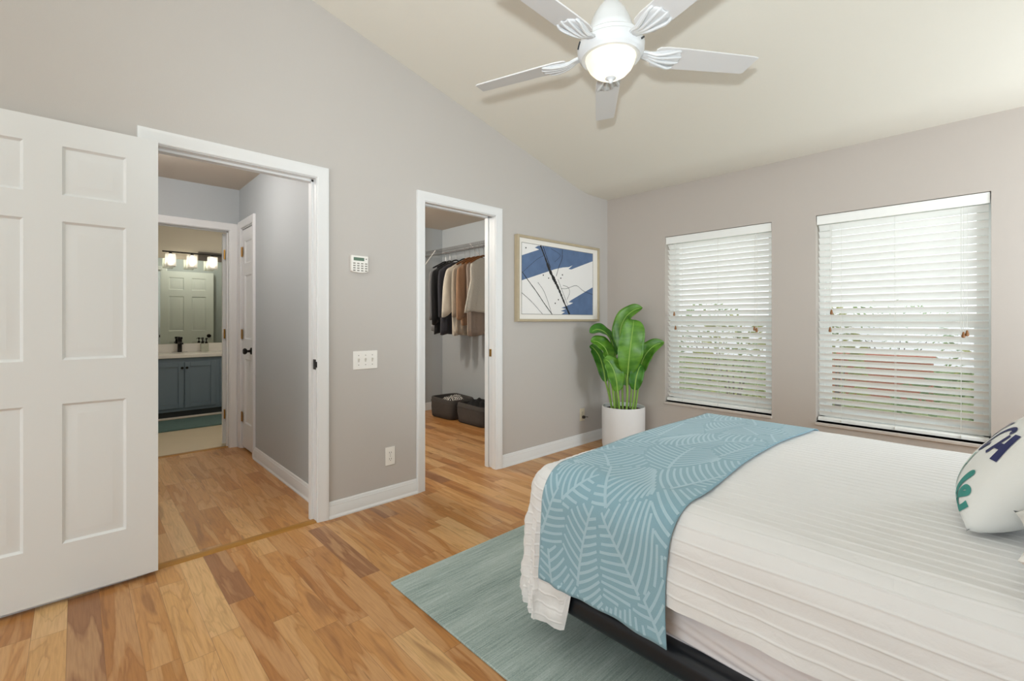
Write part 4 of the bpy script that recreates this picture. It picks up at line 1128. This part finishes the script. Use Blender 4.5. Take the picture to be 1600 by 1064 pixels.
garment('blouse', 'dusty beige silky top hanging low behind the ivory one', 'blouse', -1.315, SHEER, 1.03, .19, .17, .024, None, seed=7)
garment('blouse', 'ivory flared top at the right end of the visible clothes', 'blouse', -1.235, IVORY, 1.29, .20, .27, .024, None, seed=8)

def basket(x0, x1, y0, y1, h, label, seed):
    b_ = thing('storage_basket', label, 'basket', ((x0+x1)/2, (y0+y1)/2, .001))
    cx_, cy_, hx, hy = (x0+x1)/2, (y0+y1)/2, (x1-x0)/2, (y1-y0)/2
    m_ = MB(); rings = []
    def rg_(z, e, r): return [(a+.004*sin(z*60+b*30), b+.004*sin(a*28+z*30), z+(0.008*sin(a*9+seed) if z > h*.8 else 0)) for a, b in rrect(cx_, cy_, hx+e, hy+e, r, 6)]
    for z, e in ((.001, -.02), (.012, -.006), (.06, .0), (.12, .006), (h*.75, .006), (h-.03, .002), (h-.006, -.002), (h, -.008), (h-.004, -.016), (h-.03, -.018), (h*.5, -.016), (.02, -.03)): rings.append(rg_(z, e, .07))
    m_.rings(rings, True, True, True); m_.build('fabric_body', BASKET, b_, smooth=60)
    m_ = MB(); m_.rings([rg_(z, e, .07) for z, e in ((h-.052, .006), (h-.050, .010), (h-.044, .010), (h-.042, .006))], True, False, False); m_.build('rim_seam', BASKET, b_, smooth=60)
    for xx in (x0-.004, x1+.004):
        MB().tube(cspline([(xx, cy_-.07, h-.05), (xx+(.012 if xx > cx_ else -.012), cy_, h-.085), (xx, cy_+.07, h-.05)], 6), .006, 8).build('handle', BASKET, b_)
    return b_
basket(-2.145, -1.700, -.755, -.375, .245, 'charcoal fabric basket on the closet floor with a checked scarf in it', 1)
basket(-1.635, -1.130, -.730, -.375, .235, 'charcoal fabric basket on the closet floor with black clothing in it', 2)
def pile(name, label, cat, mat, cx_, cy_, hx, hy, z0, h, seed):
    rnd_ = random.Random(seed); bumps = [(rnd_.uniform(-.7, .7), rnd_.uniform(-.7, .7), rnd_.uniform(.25, .5), rnd_.uniform(.3, 1)) for _ in range(9)]
    def fn(a, b):
        u, v = -1+2*a, -1+2*b; e = max(0, 1-u**4)*max(0, 1-v**4)
        z = sum(w_*math.exp(-((u-p)**2+(v-q)**2)/(r*r)) for p, q, r, w_ in bumps)
        return (cx_+u*hx, cy_+v*hy, z0+h*e*(.35+.3*z+.06*sin(u*17+v*9))-.02*(1-e))
    m_ = MB().grid(fn, 30, 30)
    return tag(m_.build(name, mat, smooth=80, solid=.004), label, cat)
pile('scarf', 'black and white checked scarf in the left charcoal basket', 'scarf', CHECK, -1.915, -.565, .185, .145, .165, .105, 3)
pile('folded_clothing', 'black clothing heaped in the right charcoal basket', 'clothing', BLACKF, -1.37, -.555, .215, .135, .165, .135, 8)

# unseen ceiling lamps added to brighten the closet, bathroom and hall
def flush(label, x, y, power, col, r=.12):
    f = thing('added_ceiling_fill', label, 'added fill lamp', (x, y, 2.36))
    MB().lathe([(0, 2.4398), (r+.01, 2.4398), (r+.012, 2.425), (r, 2.418), (0, 2.418)], (x, y, 0), 28).build('base', FANW, f)
    MB().lathe([(r-.004, 2.42), (r-.01, 2.40), (r*.7, 2.378), (r*.3, 2.368), (0, 2.366)], (x, y, 0), 28).build('lamp_shade', emit('added lamp glass '+str(power), 'fff3e0', 2.0), f)
    point('added_fill_bulb', (x, y, 2.30), power, col, .05)
flush('unseen round fill lamp added on the closet ceiling', -1.75, -2.35, 60, (1, .93, .84))
flush('unseen round fill lamp added on the bathroom ceiling', -2.95, -2.6, 15, (1, .95, .87))
flush('unseen round fill lamp added on the hall ceiling', -.95, -3.7, 22, (1, .95, .92))

# ------------------------------------------------------------------ bathroom
VX, VB = -4.045, -4.598
van = thing('vanity', 'blue grey bathroom vanity with white countertop and black knobs', 'vanity', (-4.3, -2.85, 0))
vy0, vy1 = -3.80, -1.96
m = MB(); m.box(VB, vy0, .095, VX-.018, vy1, .742); m.build('cabinet', VANITY, van, bevel=.002)
m = MB(); m.box(VB, vy0, .002, VX-.075, vy1, .095); m.build('toe_kick', KICK, van)
m = MB(); m.box(VX-.075, vy0, .002, VX-.060, vy1, .022); m.build('toe_trim', COUNTER, van, bevel=.003)['label'] = 'thin white strip along the floor'
m = MB(); m.box(VB, vy0, .742, VX+.012, vy1, .787); m.build('countertop', COUNTER, van, bevel=.006)
m = MB(); m.box(VB, vy0, .787, VB+.022, vy1, .893); m.build('backsplash', COUNTER, van, bevel=.003)
# sink basin rim
m = MB(); m.rings([[(-4.30+a*.17*k_, -3.02+b*.24*k_, z) for a, b in [(cos(t*pi/16), sin(t*pi/16)) for t in range(32)]] for k_, z in ((1.04, .7872), (1.02, .791), (.99, .7905), (.95, .7885), (.6, .7878), (.1, .7875))], True, False, True)
m.build('sink_basin', COUNTER, van, smooth=60)
def shaker(name, y0, y1, z0, z1, kn):
    d = MB()
    x1 = VX; x0 = VX-.018; e = .055 if z1-z0 > .3 else .03
    d.box(x0, y0, z0, x1, y0+e, z1); d.box(x0, y1-e, z0, x1, y1, z1); d.box(x0, y0+e, z0, x1, y1-e, z0+e); d.box(x0, y0+e, z1-e, x1, y1-e, z1); d.box(x0, y0+e, z0+e, x1-.010, y1-e, z1-e)
    o = d.build(name, VANITY, van, bevel=.0025)
    k_ = MB().lathe([(.006, 0), (.006, .012), (.013, .017), (.015, .024), (.010, .030), (0, .031)], (VX, kn[0], kn[1]), 14, 'x').build('knob', BLACKM, o, smooth=40); k_['label'] = 'black knob'
shaker('cabinet_door', -3.420, -3.034, .135, .690, (-3.054, .622)); shaker('cabinet_door', -3.026, -2.700, .135, .690, (-3.006, .622))
shaker('drawer', -2.655, -2.25, .560, .690, (-2.45, .625)); shaker('drawer', -2.655, -2.25, .350, .545, (-2.45, .45)); shaker('drawer', -2.655, -2.25, .135, .335, (-2.45, .235))
mr = MB(); mr.box(VB, vy0+.02, .896, VB+.006, -2.02, 2.0); mo = mr.build('wall_mirror', MIRROR)
tag(mo, 'wide frameless bathroom mirror above the vanity', 'mirror')
fa = thing('faucet', 'black single-handle faucet on the bathroom vanity', 'faucet', (-4.50, -3.015, .787))
m = MB(); m.prism([(-4.50+a, -3.015+b) for a, b in rrect(0, 0, .028, .085, .025, 5)], 'z', .7872, .793); m.build('base_plate', BLACKM, fa, bevel=.001)
m = MB(); m.box(-4.52, -3.037, .792, -4.478, -2.993, .955); m.build('body', BLACKM, fa, bevel=.004)
m = MB(); m.prism([(-4.482, .90), (-4.482, .93), (-4.36, .912), (-4.36, .893)], 'y', -3.035, -2.995); m.build('spout', BLACKM, fa, bevel=.003)
m = MB(); m.box(-4.525, -3.040, .957, -4.455, -2.990, .985); m.build('handle', BLACKM, fa, bevel=.004)
sd_ = thing('soap_dispenser', 'clear double-pump soap dispenser beside the black faucet', 'soap dispenser', (-4.47, -2.75, .787))
m = MB(); m.prism([(-4.47+a, -2.75+b) for a, b in rrect(0, 0, .032, .045, .014, 4)], 'z', .7875, .895); m.build('bottle', pbr('soap bottle grey', 'b9bcae', .15, vary=.15, vscale=30), sd_, bevel=.006)
for yy in (-2.772, -2.728):
    q = MB().lathe([(.016, .894), (.016, .915), (.006, .92), (.005, .945), (.012, .950), (.012, .965), (0, .968)], (-4.47, yy, 0), 14); q.tube([(-4.47, yy, .957), (-4.44, yy-.012, .958), (-4.425, yy-.018, .950)], .0045, 8); q.build('pump', BLACKM, sd_, smooth=40)
tr_ = MB().box(-4.50, -2.82, .7872, -4.44, -2.68, .7885)
vl = thing('vanity_light', 'black bar vanity light with glowing square glass shades above the mirror', 'wall light', (-4.55, -2.66, 2.0))
m = MB(); m.box(VB, -2.80, 2.003, VB+.03, -2.52, 2.118); m.build('back_plate', pbr('dark wood plate', '4d463e', .5), vl, bevel=.003)
m = MB(); m.tube([(-4.47, -3.20, 2.075), (-4.47, -2.12, 2.075)], .009, 10); m.tube([(VB+.03, -2.66, 2.075), (-4.47, -2.66, 2.075)], .009, 8); m.build('bar', BLACKM, vl)
GL = emit('lit vanity glass', 'fff6df', 2.2)
BULB = emit('vanity bulb', 'fff3dc', 10.0)
def shade_glass():
    m_ = bpy.data.materials.new('seeded shade glass'); m_.use_nodes = True
    nt = m_.node_tree; nt.nodes.clear(); o_ = nt.nodes.new('ShaderNodeOutputMaterial')
    t_ = nt.nodes.new('ShaderNodeBsdfTransparent'); d_ = nt.nodes.new('ShaderNodeBsdfTranslucent'); g_ = nt.nodes.new('ShaderNodeBsdfGlossy'); g_.inputs['Roughness'].default_value = .1
    a_ = nt.nodes.new('ShaderNodeMixShader'); a_.inputs[0].default_value = .6; b_ = nt.nodes.new('ShaderNodeMixShader'); b_.inputs[0].default_value = .12
    nt.links.new(t_.outputs[0], a_.inputs[1]); nt.links.new(d_.outputs[0], a_.inputs[2]); nt.links.new(a_.outputs[0], b_.inputs[1]); nt.links.new(g_.outputs[0], b_.inputs[2]); nt.links.new(b_.outputs[0], o_.inputs[0])
    return m_
SG = shade_glass()
for k in range(5):
    y = -3.115+.2275*k
    q = MB(); q.rings([[(-4.47+a, y+b, z) for a, b in rrect(0, 0, .050, .050, .006, 3)] for z in (1.885, 2.045)], True, False, True)
    so = q.build('lamp_shade', SG, vl, smooth=30, solid=.005); so['label'] = 'square glass shade'
    MB().lathe([(.018, 2.045), (.018, 2.062), (.009, 2.07)], (-4.47, y, 0), 12).build('socket', BLACKM, so)
    MB().lathe([(0, 1.905), (.018, 1.912), (.028, 1.935), (.027, 1.96), (.014, 1.99), (.012, 2.045)], (-4.47, y, 0), 16).build('bulb', BULB, so, smooth=60)
bm_ = MB(); bm_.prism(rrect(-3.67, -3.02, .315, .55, .03, 5), 'z', .0005, .018)
tag(bm_.build('bath_mat', MATTEAL, bevel=.005), 'teal bath mat on the bathroom floor before the vanity', 'bath mat')

# ------------------------------------------------------------------ garden outside the windows
gd = MB(); gd.box(-6, .2, -.25, 12, 14, -.15); struct('ground', gd, GRASS, smooth=0)
pa = MB(); pa.box(.55, 6.0, -.15, 2.05, 6.25, .56); pa.box(.52, 5.97, .56, 2.08, 6.28, .61)
tag(pa.build('garden_wall', BRICKP, bevel=.01), 'low terracotta garden wall seen through the wide blind', 'wall')
def shrub(label, x, y, r, h, mat, seed, n=420):
    s_ = thing('garden_shrub', label, 'shrub', (x, y, -.15), group='shrubs outside the windows'); rn = random.Random(seed); q = MB()
    for i in range(n):
        a = rn.uniform(0, 2*pi); e = rn.uniform(-.2, 1); rr = r*sqrt(max(0, 1-max(0, e)**2))*rn.uniform(.55, 1.05)
        p = Vector((x+rr*cos(a), y+rr*sin(a), -.15+h*(.12+.88*max(0, e*.9+.08)))); L_ = rn.uniform(.07, .16); d = Vector((cos(a)+rn.uniform(-.6, .6), sin(a)+rn.uniform(-.6, .6), rn.uniform(-.3, .9))).normalized(); sd2 = d.orthogonal().normalized()*L_*.2; up = d.cross(sd2).normalized()*L_*.12
        q.add([p, p+d*L_*.5+sd2+up, p+d*L_, p+d*L_*.5-sd2+up], [(0, 1, 2, 3)])
    q.build('foliage', mat, s_, smooth=0)
    st_ = MB()
    for i in range(5):
        a = i*1.257; st_.tube([(x+.02*cos(a), y+.02*sin(a), -.15), (x+r*.35*cos(a), y+r*.35*sin(a), -.15+h*.55)], [.018, .008], 6)
    st_.build('stems', TRUNK, s_)
shrub('green shrub low outside the right half of the wide window', 2.52, 1.45, .46, .86, BUSH, 1)
shrub('narrow yellow green shrub outside the left edge of the wide window', 1.46, 2.5, .26, 1.5, BUSHY, 2)
shrub('yellow green shrub outside the right side of the narrow window', .12, 3.0, .62, 1.42, BUSHY, 4)
shrub('tall green shrub far behind the narrow window', -1.7, 6.4, 1.0, 1.75, BUSH, 5, 600)
shrub('tall green shrub behind the terracotta garden wall', 1.3, 8.2, 1.5, 1.75, BUSH, 6, 600)
shrub('tall yellow green shrub to the right of the garden wall', 3.6, 6.2, 1.2, 1.7, BUSHY, 7, 600)
